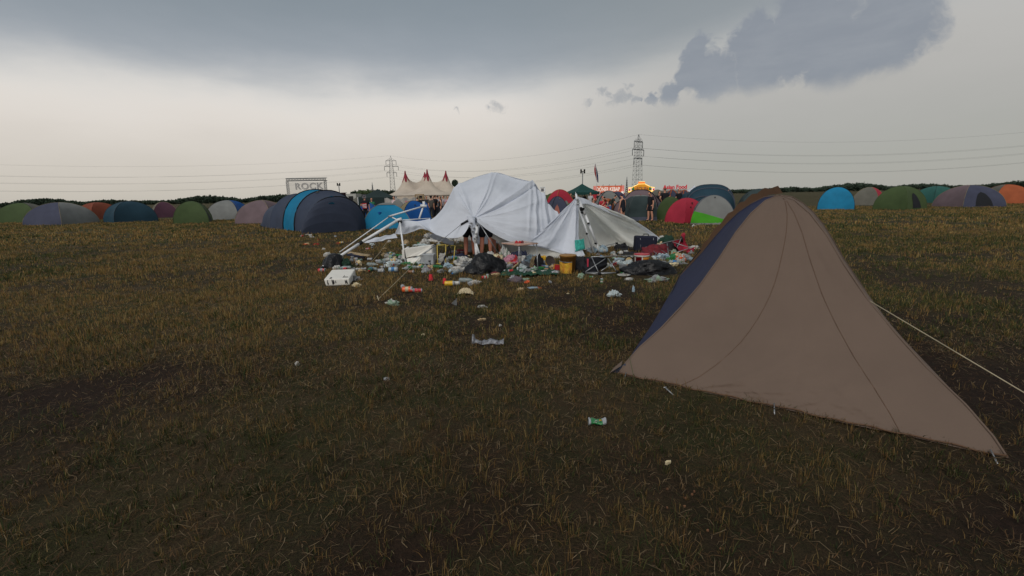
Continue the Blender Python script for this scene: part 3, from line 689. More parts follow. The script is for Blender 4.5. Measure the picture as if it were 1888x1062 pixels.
    for k in range(16):
        t = k / 15; c = cr1([pts[0] + Vector((0, 0, .04)), pts[1], pts[2]], t)
        wrap.append([c + Vector((math.cos(a), math.sin(a), 0)) * (.095 - .03 * t + .03 * nz(a * 1.2, t * 6, 4)) for a in [2 * PI * j / 14 for j in range(15)]])
    MB().grid(wrap).build('torn_cloth', M_white, root)
    for (px, py) in ((869, 412), (874, 421), (871, 427), (878, 431), (875, 440), (879, 437), (866, 417), (880, 414)):
        c = P(px, py, 11.68); MB().box(c, (.05, .05, .04), rz=px, rx=py).build('bracket', M_alu, root, smooth=False)
    MB().tube([P(850, 414, 11.9), P(857, 410, 11.9), P(866, 404.5, 11.9)], .03, 6).build('strap', M_black, root)
    bar('brace', P(886, 415, 11.8), P(917, 464.5, 11.7), .013, M_alu); bar('brace', P(919, 465.5, 11.7), P(953, 470.5, 11.6), .013, M_alu)
    # fallen left part of the frame
    bar('leg', P(735, 405, 12.5), P(664.6, 448, 11.9), .038); bar('leg', P(664.6, 448, 11.9), P(622.8, 475, 11.3), .038)
    bar('leg', P(618, 478.8, 11.15), P(593.5, 492.3, 10.8), .026)
    MB().tube([P(668, 445.8, 11.92), P(661, 450.2, 11.86)], .046, 8).build('joint', M_black, root)
    MB().tube([P(623, 474.6, 11.28), P(616, 480, 11.1)], .044, 8).build('joint', M_black, root)
    MB().tube([P(594, 492, 10.8), G(589, 498)], .03, 6).build('foot', M_black, root)
    bar('strut', P(626, 465, 12.0), P(719, 398.5, 12.7), .014); bar('strut', P(719, 398.5, 12.7), P(778, 381, 13.4), .022); bar('strut', P(719, 399, 12.7), P(733, 405.5, 12.55), .016)
    bar('strut', P(781, 379, 13.4), P(773, 403, 13.2), .026); MB().box(P(781, 379.5, 13.35), (.17, .09, .07), ry=.1).build('joint', M_pole, root); MB().box(P(781.5, 376, 13.35), (.06, .06, .14)).build('joint', M_pole, root)
    MB().box(P(735.5, 405.5, 12.48), (.15, .1, .09), ry=-.3).build('joint', M_pole, root); MB().box(P(737.5, 409, 12.44), (.10, .07, .07)).build('joint', M_black, root); MB().box(P(719.5, 399, 12.66), (.1, .06, .05)).build('joint', M_alu, root)
    bar('leg', P(737, 408, 12.45), P(745.3, 468, 11.75), .024); bar('leg', P(745.3, 468, 11.75), G(748.6, 485), .020); MB().tube([P(745.2, 466, 11.75), P(745.9, 473, 11.72)], .033, 8).build('joint', M_black, root)
    bar('strut', P(736, 406, 12.55), P(793, 402.5, 13.0), .012)
    # guy lines
    def rope(a, b, r=.006, sagv=.05, m=M_rope): return MB().tube([a, a.lerp(b, .5) - Vector((0, 0, sagv)), b], r, 4).build('guy_rope', m, root)
    rope(P(850, 414, 11.9), P(801.7, 453.3, 11.2), .008, .0, M_alu); rope(P(801.7, 453.3, 11.2), G(779, 471).lerp(P(779, 469, 10.9), .9), .016, 0, M_alu)
    rope(P(779, 469.7, 10.9), G(698, 551), .0065, .02); MB().tube([P(804, 450.5, 11.25), P(800, 454.5, 11.2)], .022, 6).build('joint', M_black, root)
    rope(P(764, 427, 12.6), G(747, 457), .007, .05); rope(P(715.5, 442.6, 12.3), G(684, 484), .006, .04)
    MB().tube([G(696, 552) + Vector((0, 0, .06)), G(699, 554) + Vector((0, 0, -.02))], .008, 5).build('peg', M_rope, root)
    return root
big_canopy()
def small_canopy():
    root = thing('collapsed_canopy', 'smaller peaked white canopy leaning on two crossed legs beside the huge one', 'canopy', G(1095, 468))
    ap = P(1063, 364, 12.7)
    # left slope hanging from the peak to the ground
    rim = [P(1040, 393, 12.6), P(1030, 403, 12.45), P(1019, 417, 12.2), P(1000, 427, 11.95), P(983, 439, 11.75), P(978, 447, 11.72), P(1000, 455, 11.85), P(1030, 462.5, 12.05), P(1058, 471, 11.95), P(1078, 472.5, 12.0), P(1066, 457, 12.3)]
    a0 = [ap + (q - ap) * .02 for q in rim]; a1 = [ap.lerp(q, .4) + Vector((0, .03, -.03)) for q in rim]; a2 = [ap.lerp(q, .75) + Vector((0, .02, -.05)) for q in rim]
    rim[0] = P(1050, 380, 12.75)
    a1[0] = P(1058, 372, 12.7); a2[0] = P(1054, 376, 12.7)
    a1[-1] = P(1067, 395, 12.65); a2[-1] = P(1066, 428, 12.5); a1[-2] = P(1066, 398, 12.62); a2[-2] = P(1065, 437, 12.35)
    def d1(u, v): return (.05 * math.exp(-abs(v - .45) / .02) + .045 * math.exp(-abs(v - .62) / .02) + .05 * math.exp(-abs(v - .8) / .02) - .04 * math.exp(-abs(v - .72) / .02)) * min(1, u * 3) * (1 - .5 * u) + .05 * nz(v * 16, u * 2, 2) * min(1, 2 * u) + .012 * nz(v * 40, u * 8)
    MB().grid(patch([a0, a1, a2, rim], 50, 140, d1)).build('canopy', M_white, root)
    # right slope: inside of the roof, hanging behind the legs
    e = [P(1067, 380, 12.75), P(1066, 425, 12.72), P(1064, 455, 12.78), P(1085, 462, 12.9), P(1104, 458, 13.35), P(1139, 452, 14.0), P(1160, 458, 13.9), P(1178, 459, 13.9), P(1205, 452, 15.0), P(1220, 443.6, 15.5), P(1198, 426, 15.1), P(1176, 411.5, 14.6), P(1153, 400.5, 14.2)]
    for q in e: q.z = max(q.z, .01)
    ap2 = P(1066, 366, 12.72)
    b0 = [ap2 + (q - ap2) * .02 for q in e]; b1 = [ap2.lerp(q, .35) + Vector((0, .12, -.01)) for q in e]; b2 = [ap2.lerp(q, .7) + Vector((0, .38 if 1 < k_ < 9 else .1, -.02)) for k_, q in enumerate(e)]
    b1[-1] = P(1088, 371.5, 13.2); b2[-1] = P(1122, 387, 13.7); b1[-2] = P(1094, 377, 13.3); b2[-2] = P(1135, 394, 13.9)
    def d2(u, v): return (.07 * nz(v * 9, u * 1.6, 12) + .05 * math.exp(-abs(v - .5 - .1 * u) / .03) - .05 * math.exp(-abs(v - .62 - .05 * u) / .03) + .04 * math.exp(-abs(v - .82) / .015)) * min(1, u * 2) + .02 * nz(v * 24, u * 9, 1)
    MB().grid(patch([b0, b1, b2, e], 50, 140, d2)).build('canopy', fab('white_underside', (238, 238, 232), .42, namp=.06, bump=.3, bscale=6), root)
    # bright outer strip along the upper edge
    t1 = PP([(1064, 362.5, 12.65), (1080, 367, 12.95), (1105, 380, 13.4), (1130, 391.5, 13.8), (1153, 400, 14.2), (1176, 410.5, 14.6), (1198, 425, 15.1), (1222, 443, 15.5)])
    t2 = PP([(1072, 377, 12.6), (1084, 376, 12.9), (1104, 384, 13.35), (1129, 395, 13.75), (1152, 403, 14.15), (1173, 414, 14.55), (1194, 430, 15.05), (1219, 447, 15.45)])
    MB().grid(patch([t1, t2], 6, 60, lambda u, v: .015 * nz(v * 20, u))).build('valance', M_white, root)
    def bar(nm, a, b, r, m=M_pole): return MB().tube([a, b], r, 8).build(nm, m, root)
    bar('leg', P(1064, 372, 12.45), G(1095.5, 468), .030); bar('leg', P(1066, 372, 12.4), P(1078, 395, 12.35), .06); bar('leg', P(1076, 388, 12.38), P(1100, 450, 12.3), .034); bar('leg', P(1100, 450, 12.3), G(1105, 468), .022)
    for (px, py) in ((1066, 371), (1065, 376), (1071, 384), (1072, 388), (1075, 385), (1073, 392), (1085, 412), (1082, 431), (1098, 449), (1077, 377)):
        MB().box(P(px, py, 12.28), (.06, .05, .045), rz=px, rx=py).build('bracket', M_black if py > 380 else M_alu, root, smooth=False)
    MB().grid([[P(1057, 377, 12.4), P(1064, 372, 12.3), P(1068, 375, 12.3)], [P(1060, 381, 12.4), P(1065, 379, 12.28), P(1070, 383, 12.3)]]).build('torn_cloth', M_white, root)
    bar('strut', P(1062, 358, 12.7), P(1064, 368, 12.6), .03); bar('strut', P(1104, 378.5, 13.6), P(1153, 400, 14.3), .02); bar('strut', P(1153, 400, 14.3), P(1165, 406, 14.5), .02)
    bar('strut', P(1104, 455, 13.0), P(1137, 448.5, 13.1), .009, M_alu); bar('strut', P(1137, 448.5, 13.1), G(1128, 461), .009, M_alu); bar('strut', P(1105, 452, 13), G(1122, 461), .009, M_black)
    for q in ((1137, 448.5), (1151.5, 449)): MB().box(P(q[0], q[1], 12.8), (.06, .05, .05)).build('bracket', M_black, root)
small_canopy()
#PART2
# ------------------------------------------------------------------ far things
def big_top():
    Y = 150.0; root = thing('circus_tent', 'cream big top with dark red mast tips beyond the blue tents', 'big top', (P(785, 362, Y).x, Y, 0))
    cx = root.location.x; m = fab('cream_canvas', (220, 206, 190), .2, nscale=.3, bscale=2); mr_ = fab('wine_red_canvas', (160, 48, 66), 0)
    masts = [(P(746.8, 317, Y).x, Y, P(746.8, 316.5, Y).z), (P(787.3, 314.5, Y - 5).x, Y - 5, P(787.3, 314, Y - 5).z), (P(821.8, 317, Y).x, Y, P(821.8, 316.5, Y).z), (P(783, 319, Y + 6).x, Y + 6, P(783, 319, Y + 6).z)]
    hw = (P(858, 360, Y).x - P(712, 360, Y).x) / 2; ze = P(780, 360.3, Y).z; zv = P(800, 341, Y).z
    cc = (P(858, 360, Y).x + P(712, 360, Y).x) / 2
    def hgt(x, y):
        rx, ry = (x - cc) / hw, (y - Y) / 13.5; rr = min(1, (abs(rx) ** 2.2 + abs(ry) ** 2.2) ** (1 / 2.2))
        def sg(p, q):
            vx, vy = q[0] - p[0], q[1] - p[1]; u = max(0, min(1, ((x - p[0]) * vx + (y - p[1]) * vy) / (vx * vx + vy * vy))); return math.hypot(x - p[0] - u * vx, y - p[1] - u * vy)
        ds = min(sg(masts[0], masts[3]), sg(masts[3], masts[2]), sg(masts[3], masts[1])); f = .52 * math.exp(-ds / 3.4)
        dm = min(math.hypot(x - a, y - b) for a, b, h in masts); f += .48 * math.exp(-dm / 1.15)
        z = ze + (masts[0][2] + .3 - ze) * max(0, f) * (1 - rr ** 6) + .12 * (1 - rr)
        return z
    g = []; K = 150
    for i in range(K):
        row = []
        for j in range(K):
            a_, b_ = 2 * i / (K - 1) - 1, 2 * j / (K - 1) - 1
            m_ = max(abs(a_), abs(b_)); L_ = (abs(a_) ** 2.2 + abs(b_) ** 2.2) ** (1 / 2.2); k = m_ / L_ if L_ > 0 else 1
            x, y = cc + hw * a_ * k, Y + 13.5 * b_ * k; row.append(Vector((x, y, hgt(x, y))))
        g.append(row)
    MB().grid(g).build('roof', m, root)
    g = [[Vector((cc + hw * .985 * (1 / (abs(math.cos(a)) ** 2.2 + abs(math.sin(a)) ** 2.2) ** (1 / 2.2)) * math.cos(a), Y + 13.3 * (1 / (abs(math.cos(a)) ** 2.2 + abs(math.sin(a)) ** 2.2) ** (1 / 2.2)) * math.sin(a), z)) for a in [2 * PI * j / 120 for j in range(121)]] for z in (0, ze * .5, ze)]
    MB().grid(g).build('side_wall', m, root)
    for (a, b, h) in masts:
        mb = MB(); gg = []
        for k in range(9):
            ring = []
            for j in range(49):
                an = 2 * PI * j / 48; R_ = .22 + 1.05 * (k / 8) * (.38 + .62 * abs(math.cos(an * 2.5)) ** 1.5)
                x_, y_ = a + math.cos(an) * R_, b + math.sin(an) * R_; ring.append(Vector((x_, y_, hgt(x_, y_) + .10)))
            gg.append(ring)
        mb.grid(gg).build('mast_cap', mr_, root); MB().lathe([(.32, -.9), (.22, -.1), (.16, .2), (0, .35)], 10, Matrix.Translation((a, b, h))).build('mast_tip', mr_, root)
    x0, x1 = P(765, 360, 134).x, P(780.5, 360, 134).x; zt = P(770, 358.3, 134).z
    f = MB()
    for x in (x0, x1): f.box((x, 134.5, zt / 2), (.25, .25, zt))
    f.box(((x0 + x1) / 2, 134.5, zt - .1), (x1 - x0, .25, .25)); f.build('entrance_frame', mat('pine_wood', (170, 140, 100)), root, smooth=False)
    MB().box(((x0 + x1) / 2, 136.0, zt / 2 - .1), (x1 - x0 - .3, .1, zt - .4)).build('door', fab('sand_cloth', (190, 172, 140)), root, smooth=False)
big_top()

M_steel = mat('galvanised_lattice', (118, 122, 126), .6, metal=.3)
def pylon(label, px, Y, pyt, rz):
    H = P(px, pyt, Y).z; x = P(px, 345, Y).x
    r = thing('electricity_pylon', label, 'pylon', (x, Y, 0), 'high voltage pylons'); r.rotation_euler = (0, 0, rz)
    t = .10
    def w_at(z): 
        f = z / H
        return float(np.interp(f, [0, .61, .755, .885, 1], [2.75, 2.0, 1.65, 1.25, .08]))
    b = MB(); zs = [H * q for q in (0, .09, .18, .26, .34, .41, .48, .55, .61, .66, .71, .76, .82, .87, .92, 1.0)]
    for i in range(len(zs) - 1):
        z0, z1 = zs[i], zs[i + 1]; w0, w1 = w_at(z0), w_at(z1)
        c0 = [(-w0, -w0, z0), (w0, -w0, z0), (w0, w0, z0), (-w0, w0, z0)]; c1 = [(-w1, -w1, z1), (w1, -w1, z1), (w1, w1, z1), (-w1, w1, z1)]
        for k in range(4):
            b.tube([c0[k], c1[k]], t * .9, 4); b.tube([c0[k], c1[(k + 1) % 4]], t * .42, 4); b.tube([c0[(k + 1) % 4], c1[k]], t * .42, 4); b.tube([c1[k], c1[(k + 1) % 4]], t * .42, 4)
    b.build('tower', M_steel, r, local=True)
    tips = []
    for (f, L) in ((.61, 5.3), (.755, 7.5), (.885, 5.5)):
        z = H * f; w = w_at(z)
        for s in (-1, 1):
            a = MB(); tip = (s * L, 0, z)
            for yy in (-w, w): a.tube([(s * w, yy, z), tip], t * 2.0, 4); a.tube([(s * w, yy, z + H * .05), tip], t * .8, 4)
            a.tube([(s * w * .5, -w, z), (s * w, w, z)], t * .6, 4)
            o = a.build('cross_arm', M_steel, r, local=True)
            i_ = MB(); i_.tube([(s * (L - .1), 0, z), (s * (L - .1), 0, z - 4.2)], .26, 6); i_.build('insulator', M_steel, o, local=True)
            tips.append(r.matrix_basis @ Vector((s * L, 0, z - 4.2)) if False else (Vector((x, Y, 0)) + Matrix.Rotation(rz, 3, 'Z') @ Vector((s * (L - .1), 0, z - 4.2))))
    tips.append(Vector((x, Y, H)))
    return tips
tR = pylon('nearer lattice pylon above the food stalls on the right', 1174.5, 332, 248, math.radians(44))
tL = pylon('farther lattice pylon left of the big top', 724, 520, 287, math.radians(8))
M_wire = mat('cable', (110, 112, 114), .7)
def wire(a, b, sagv, r, lab):
    pts = [a.lerp(b, k / 24) - Vector((0, 0, sagv * 4 * (k / 24) * (1 - k / 24))) for k in range(25)]
    tag(MB().tube(pts, r, 4).build('power_cable', M_wire, None, loc=a), lab, 'cable', 'high voltage cables')
for a, b in zip(tL, tR): wire(a, b, 11, .042, 'thin high voltage cable strung between the two lattice pylons')
E1 = Vector((330, 60, 0)); E2 = Vector((-560, 260, -2))
for a in tR: wire(a, a + Vector((340, -10, 4)), 10, .034, 'thin high voltage cable running right from the nearer pylon')
for a in tL: wire(a, a + Vector((-480, -170, 2)), 13, .038, 'thin high voltage cable running left from the farther pylon')

def mast(label, px, pyt, Y, wpx=4, lamp=True):
    q = P(px, pyt, Y); r = thing('floodlight_mast' if lamp else 'radio_mast', label, 'mast', (q.x, Y, 0))
    if lamp:
        MB().tube([(q.x, Y, 0), q], Y * .0009, 8).build('pole', M_steel, r)
        w = wpx / 850 * Y
        MB().box((q.x, Y, q.z), (w, .2, w * .12)).build('crossbar', M_black, r)
        for s in (-1, 1):
            for zz_ in (-.25, .25): MB().box((q.x + s * w * .38, Y - .1, q.z + zz_ * w), (w * .34, w * .2, w * .40), rx=.3).build('floodlight', M_black, r, smooth=False)
    else:
        b = MB(); w = Y * .0022
        for s in (-1, 1):
            for u in (-1, 1): b.tube([(q.x + s * w, Y + u * w, 0), (q.x, Y, q.z)], Y * .0004, 4)
        for k in range(9):
            z = q.z * k / 9; ww = w * (1 - k / 9); b.tube([(q.x - ww, Y, z), (q.x + ww, Y, z + q.z / 9)], Y * .0004, 4); b.tube([(q.x + ww, Y, z), (q.x - ww, Y, z + q.z / 9)], Y * .0004, 4)
        b.build('tower', M_steel, r)
        for f in (.55, .68, .8): MB().box((q.x, Y, q.z * f), (Y * .004, .3, Y * .0007)).build('cross_arm', M_steel, r)
mast('slim floodlight mast between the stage banner and the wood', 624.5, 340, 110, 5.5)
mast('floodlight mast with twin lamp heads above the green gazebo', 1074.3, 316, 90, 8)
mast('tiny far lattice mast above the wood on the left', 686, 336.5, 600, lamp=False); mast('tiny far lattice mast beside the kebab stall', 1156, 326, 600, lamp=False)

# stage banner on a truss
def stage_banner():
    Y = 100; x1 = P(602, 330, Y).x; x0 = P(528, 330, Y).x; zt = P(575, 328.5, Y).z; zb = P(575, 334, Y).z; z2 = P(575, 352, Y).z
    r = thing('stage_banner', 'pale banner with outlined capitals hanging from a roof truss', 'banner', ((x0 + x1) / 2, Y, 0))
    b = MB()
    for z in (zt, zb + .1):
        for y in (Y - .3, Y + .3): b.tube([(x0, y, z), (x1, y, z)], .07, 5)
    n = 26
    for k in range(n):
        xa, xb = x0 + (x1 - x0) * k / n, x0 + (x1 - x0) * (k + 1) / n; b.tube([(xa, Y - .3, zt), (xb, Y - .3, zb + .1)], .045, 4); b.tube([(xa, Y - .3, zb + .1), (xb, Y - .3, zt)], .045, 4)
    b.build('truss', M_steel, r)
    for x in (x0 + .1, x1 - .35):
        b = MB()
        for s in (-.18, .18):
            for u in (-.18, .18): b.tube([(x + s, Y + u, 0), (x + s, Y + u, zb)], .05, 5)
        for k in range(12): b.tube([(x - .18, Y - .18, zb * k / 12), (x + .18, Y - .18, zb * (k + 1) / 12)], .03, 4)
        b.build('tower', M_steel, r)
    bx1 = P(600, 340, Y).x; MB().grid([[Vector((x0 + .3 + (bx1 - .5 - x0) * j / 20, Y + .02 * math.sin(j * 2.), z)) for j in range(21)] for z in (z2 - .8, zb - .15)]).build('cloth', mat('pale_mesh_banner', (222, 218, 210), .8, namp=.05, nscale=2, transl=.5, alpha=.35), r)
    t = bpy.data.curves.new('lettering', 'FONT'); t.body = 'ROCK'; t.size = 2.0; t.extrude = .01; t.align_x = 'RIGHT'; t.space_character = 1.1
    t.fill_mode = 'NONE'; t.bevel_depth = .05
    o = bpy.data.objects.new('lettering', t); COL.objects.link(o); o.parent = r; t.materials.append(mat('grey_print', (140, 140, 146)))
    o.location = Vector((bx1 - .55, Y - .1, P(575, 348.6, Y).z)) - r.location; o.rotation_euler = (PI / 2, 0, 0); o.scale = (1, .9, 1); letters(o)
stage_banner()

def text(body, parent, loc, size, m, sx=1, ext=.02, rz=0, align='CENTER', bevel=0, font_off=0):
    t = bpy.data.curves.new('lettering', 'FONT'); t.body = body; t.size = size; t.extrude = ext; t.align_x = align; t.offset = font_off; t.bevel_depth = bevel
    o = bpy.data.objects.new('lettering', t); COL.objects.link(o); o.parent = parent; t.materials.append(m)
    o.location = Vector(loc) - wloc(parent); o.rotation_euler = (PI / 2, 0, rz); o.scale = (sx, 1, 1); return letters(o)
def stalls():
    Y = 110
    # kebab stall
    x0, x1 = P(1094, 350, Y).x, P(1150.5, 350, Y).x; zt, zb = P(1120, 342.5, Y).z, P(1120, 355, Y).z; cx = (x0 + x1) / 2
    r = thing('food_stall', 'kebab stall with a long orange red sign board', 'food stall', (cx, Y, 0))
    ora = mat('orange_sign', (205, 92, 66), .5, emit=.22, nscale=.5, rgb2=(214, 130, 100)); redm = mat('stall_red', (190, 50, 62), .5, namp=.1); whm = mat('sign_white', (245, 240, 230), .5, emit=.45)
    MB().box((cx, Y + 1.5, zb / 2), (x1 - x0, 3, zb)).build('body', redm, r, smooth=False)
    MB().box((cx, Y - .1, (zt + zb) / 2), (x1 - x0, .25, zt - zb)).build('sign_board', ora, r, smooth=False)
    for s in (-1, 1): MB().box((cx + s * (x1 - x0) * .455, Y - .26, (zt + zb) / 2), (.55, .06, zt - zb - .1)).build('sign_panel', mat('sign_pink', (214, 90, 96), .5, emit=.25, nscale=6, rgb2=(225, 170, 150)), r, smooth=False)
    text('DÖNER KEBAP', r, (cx - .2, Y - .27, zb + .32), 1.25, whm, .66, font_off=.02)
    for k in range(5): MB().tube([(x0 + (x1 - x0) * (k + .5) / 5, Y - .2, zt), (x0 + (x1 - x0) * (k + .5) / 5, Y - .7, zt + .25)], .05, 5).build('sign_lamp', M_black, r)
    MB().box((cx + 1.5, Y - .35, zb - .6), (4.2, .3, .9)).build('awning', redm, r, smooth=False)
    MB().box((x1 - .5, Y - .5, 1.5), (.5, .4, 1)).build('menu_board', whm, r, smooth=False)
    # lit arch of the soup stall
    x0, x1 = P(1158, 350, Y).x, P(1206.5, 350, Y).x; cx = (x0 + x1) / 2; w = x1 - x0; zb = P(1182, 354.5, Y).z; z1 = P(1182, 346.5, Y).z; z2 = P(1182, 339.5, Y).z; z3 = P(1182, 335.3, Y).z
    r = thing('food_stall', 'soup stall under a glowing yellow stepped arch sign', 'food stall', (cx, Y, 0))
    yel = mat('lit_yellow', (214, 150, 40), .4, emit=.30, nscale=1.2, rgb2=(214, 140, 40)); lit = mat('lit_bulbs', (255, 214, 120), .4, emit=1.2); lor = mat('lit_orange', (250, 110, 40), .4, emit=.8)
    MB().box((cx, Y + 1.6, zb / 2), (w, 3, zb)).build('body', mat('stall_cream', (220, 214, 196), .5), r, smooth=False)
    prof = [(-.5, zb), (-.5, z1), (-.36, z1 + .1), (-.25, z1 + .45), (-.14, z2 - .1), (-.14, z2), (.14, z2), (.14, z2 - .1), (.25, z1 + .45), (.36, z1 + .1), (.5, z1), (.5, zb)]
    mb = MB(); n = len(prof); vs = [Vector((cx + a * w, yy, z)) for yy in (Y - .2, Y + .2) for a, z in prof]
    mb.add(vs, [tuple(range(n)), tuple(reversed(range(n, 2 * n)))] + [(i, (i + 1) % n, n + (i + 1) % n, n + i) for i in range(n)]); mb.build('sign_board', yel, r, smooth=False)
    MB().tube([vs[i] + Vector((0, -.05, .04)) for i in range(1, 6)] + [vs[i] + Vector((0, -.05, .04)) for i in range(6, n - 1)], .09, 6).build('light_chain', lit, r)
    MB().box((cx, Y - .1, (z2 + z3) / 2 + .02), (w * .24, .4, z3 - z2)).build('crown_sign', lor, r, smooth=False)
    MB().tube([(cx - w * .12, Y - .33, z3), (cx + w * .12, Y - .33, z3)], .06, 5).build('light_chain', lit, r)
    for s in (-1, 1):
        MB().box((cx + s * w * .44, Y - .25, z1 - .45), (w * .11, .1, .8)).build('sign_panel', mat('lit_white', (245, 235, 225), .4, emit=.6), r, smooth=False)
        MB().box((cx + s * w * .455, Y - .32, z1 - .45), (w * .06, .06, .55)).build('sign_panel', mat('lit_red', (220, 50, 50), .4, emit=.5), r, smooth=False)
        MB().lathe([(.0, .9), (.12, .6), (.32, .35), (.36, 0), (0, 0)], 8, Matrix.Translation((cx + s * w * .32, Y - .35, z1 - .5))).build('green_lantern', mat('sign_green', (50, 120, 70), .5, emit=.2), r)
        MB().lathe([(.0, 0), (.33, .02), (.33, .1), (0, .12)], 12, Matrix.Translation((cx + s * w * .19, Y - .25, z1 - .2)) @ Matrix.Rotation(PI / 2, 4, 'X')).build('emblem', mat('sign_ochre', (190, 120, 50), .5, emit=.2), r)
    text('SOUP', r, (cx, Y - .26, z1 - .45), 1.0, mat('sign_violet', (110, 80, 110), .5), .9)
    MB().box((cx, Y - .3, zb + .2), (w, .1, .32)).build('light_strip', lit, r, smooth=False)
    # asian food letters on a stall roof
    x0, x1 = P(1222, 350, Y).x, P(1267, 350, Y).x; cx = (x0 + x1) / 2; zb = P(1244, 349, Y).z
    r = thing('food_stall', 'stall topped by free standing red letters Asian Food', 'food stall', (cx, Y, 0))
    MB().box((cx, Y + 1.6, zb / 2 - .1), (x1 - x0 + 1, 3, zb - .2)).build('body', mat('stall_grey', (130, 126, 124), .6), r, smooth=False)
    text('Asian Food', r, (cx, Y, zb + .12), 1.25, mat('sign_red', (206, 34, 52), .5, emit=.25), .98, ext=.06, font_off=.035)
    MB().tube([(x0, Y + .1, zb - .02), (x1, Y + .1, zb - .02)], .05, 5).build('sign_rail', M_steel, r)
    # white low stall roof right of it
    q = P(1280, 346, 105); r = thing('pavilion', 'white peaked pavilion roof right of the red letters', 'pavilion', (q.x, 105, 0))
    MB().lathe([(2.6, 2.3), (1.4, 2.75), (.5, 3.1), (.05, 3.6), (0, 3.6)], 4, Matrix.Translation((q.x, 105, q.z - 3.1)) @ Matrix.Rotation(.5, 4, 'Z')).build('roof', M_white, r, smooth=False)
    for s in (-1, 1): MB().tube([(q.x + s * 1.6, 105, 0), (q.x + s * 1.6, 105, q.z - .8)], .05, 5).build('leg', M_pole, r)
    q = P(1000, 355, 95); r = thing('lighting_tower', 'small pale scaffold frame right of the white canopy', 'scaffold', (q.x, 95, 0))
    a = P(996, 345.5, 95); b_ = P(1004.5, 355, 95)
    f = MB()
    for x in (a.x, b_.x): f.tube([(x, 95, 0), (x, 95, a.z)], .1, 5)
    for z in (a.z, b_.z): f.tube([(a.x, 95, z), (b_.x, 95, z)], .1, 5)
    f.build('frame', M_pole, r); MB().box(((a.x + b_.x) / 2, 95.1, (a.z + b_.z) / 2), ((b_.x - a.x) * .6, .1, (a.z - b_.z) * .6)).build('panel', mat('panel_grey', (120, 120, 126)), r, smooth=False)
    # white trailer by the wood
    q = P(652, 357, 80); r = thing('trailer', 'small white trailer in front of the wood', 'trailer', (q.x, 80, 0))
    MB().box((q.x, 80, 1.35), (1.7, 3, 2.0)).build('body', mat('trailer_white', (190, 190, 184)), r, smooth=False); MB().box((q.x, 78.4, 1.6), (.7, .1, .7)).build('window', M_black, r, smooth=False)
    for s in (-1, 1): MB().lathe([(0, -.1), (.3, -.1), (.3, .1), (0, .1)], 12, Matrix.Translation((q.x + s * .8, 80, .3)) @ Matrix.Rotation(PI / 2, 4, 'Y')).build('wheel', M_black, r)
    # printed banner on a fence
    Y = 39; x0, x1 = P(709, 370, Y).x, P(766, 370, Y).x; zt, zb = P(735, 366, Y).z, .5
    r = thing('fence_banner', 'white printed banner tied along a fence under the big top', 'banner', ((x0 + x1) / 2, Y, 0))
    MB().grid([[Vector((x0 + (x1 - x0) * j / 30, Y + .06 * math.sin(j * .9), z + (.08 * math.sin(j * .7) if z > 1 else 0))) for j in range(31)] for z in (zb, (zb + zt) / 2, zt)]).build('cloth', fab('banner_white', (214, 210, 205), .2), r)
    for k in range(4): MB().tube([(x0 + (x1 - x0) * k / 3, Y + .1, 0), (x0 + (x1 - x0) * k / 3, Y + .1, zt + .08)], .025, 5).build('post', M_steel, r)
    for (f, c, w_) in ((.72, (190, 50, 60), .10), (.80, (60, 90, 170), .07), (.90, (50, 110, 180), .12)):
        MB().box((x0 + (x1 - x0) * f, Y - .09, zt - .28), ((x1 - x0) * w_, .02, .13)).build('print', mat('print%d' % int(f * 100), c, nscale=14, rgb2=(210, 205, 205)), r, smooth=False)
stalls()
# flag
def flag():
    Y = 48; a = P(1103.5, 357, Y); b = P(1096.5, 302, Y)
    r = thing('flag', 'drooping red white and blue flag on a leaning pole', 'flag', (a.x, Y, 0))
    MB().tube([(a.x + .05, Y, 0), b], .022, 6).build('pole', M_pole, r)
    cs = [fab('flag_red', (205, 40, 50)), fab('flag_white', (205, 200, 205)), fab('flag_blue', (50, 60, 120))]
    L = [P(1097.0, 303, Y), P(1098, 316, Y), P(1101.2, 331, Y)]; W = [P(1098.0, 304, Y), P(1100.5, 318, Y), P(1101.6, 334, Y)]
    for k in range(3):
        g = []
        for i in range(12):
            t = i / 11; l = cr1([P(1096.6, 302, Y), P(1096.2, 318, Y), P(1100.5, 335, Y)], t); w = cr1([P(1098.2, 302.5, Y), P(1102, 318, Y), P(1103.2, 337, Y)], t)
            g.append([l.lerp(w, (k + j / 3) / 3) + Vector((0, .10 * math.sin(k * 2 + j + t * 5), 0)) for j in range(4)])
        MB().grid(g).build('stripe', cs[k], r)
flag()
# trees
def leafmass(name, blobs_, n, leaf, m, parent=None, seed=1, loc=None):
    rs = np.random.RandomState(seed); mb = MB(); tot = sum(b[3] * b[4] * b[5] for b in blobs_) 
    for (x, y, z, rx, ry, rz_) in blobs_:
        k = max(6, int(n * rx * ry * rz_ / tot))
        for _ in range(k):
            d = Vector(rs.randn(3)).normalized(); rr = rs.rand() ** .4 * (.75 + .35 * rs.rand())
            c = Vector((x + d.x * rx * rr, y + d.y * ry * rr, z + d.z * rz_ * rr)); u = Vector(rs.randn(3)).normalized() * leaf * (.6 + .8 * rs.rand()); v = u.orthogonal().normalized() * leaf * (.5 + .6 * rs.rand())
            mb.add([c - u, c + v, c + u * .9, c - v], [(0, 1, 2, 3)])
    return mb.build(name, m, parent, smooth=False, loc=loc)
M_leaf = mat('dark_foliage', (62, 78, 62), .8, nscale=.25, namp=.3, transl=.2)
bl = []; rs_ = random.Random(3)
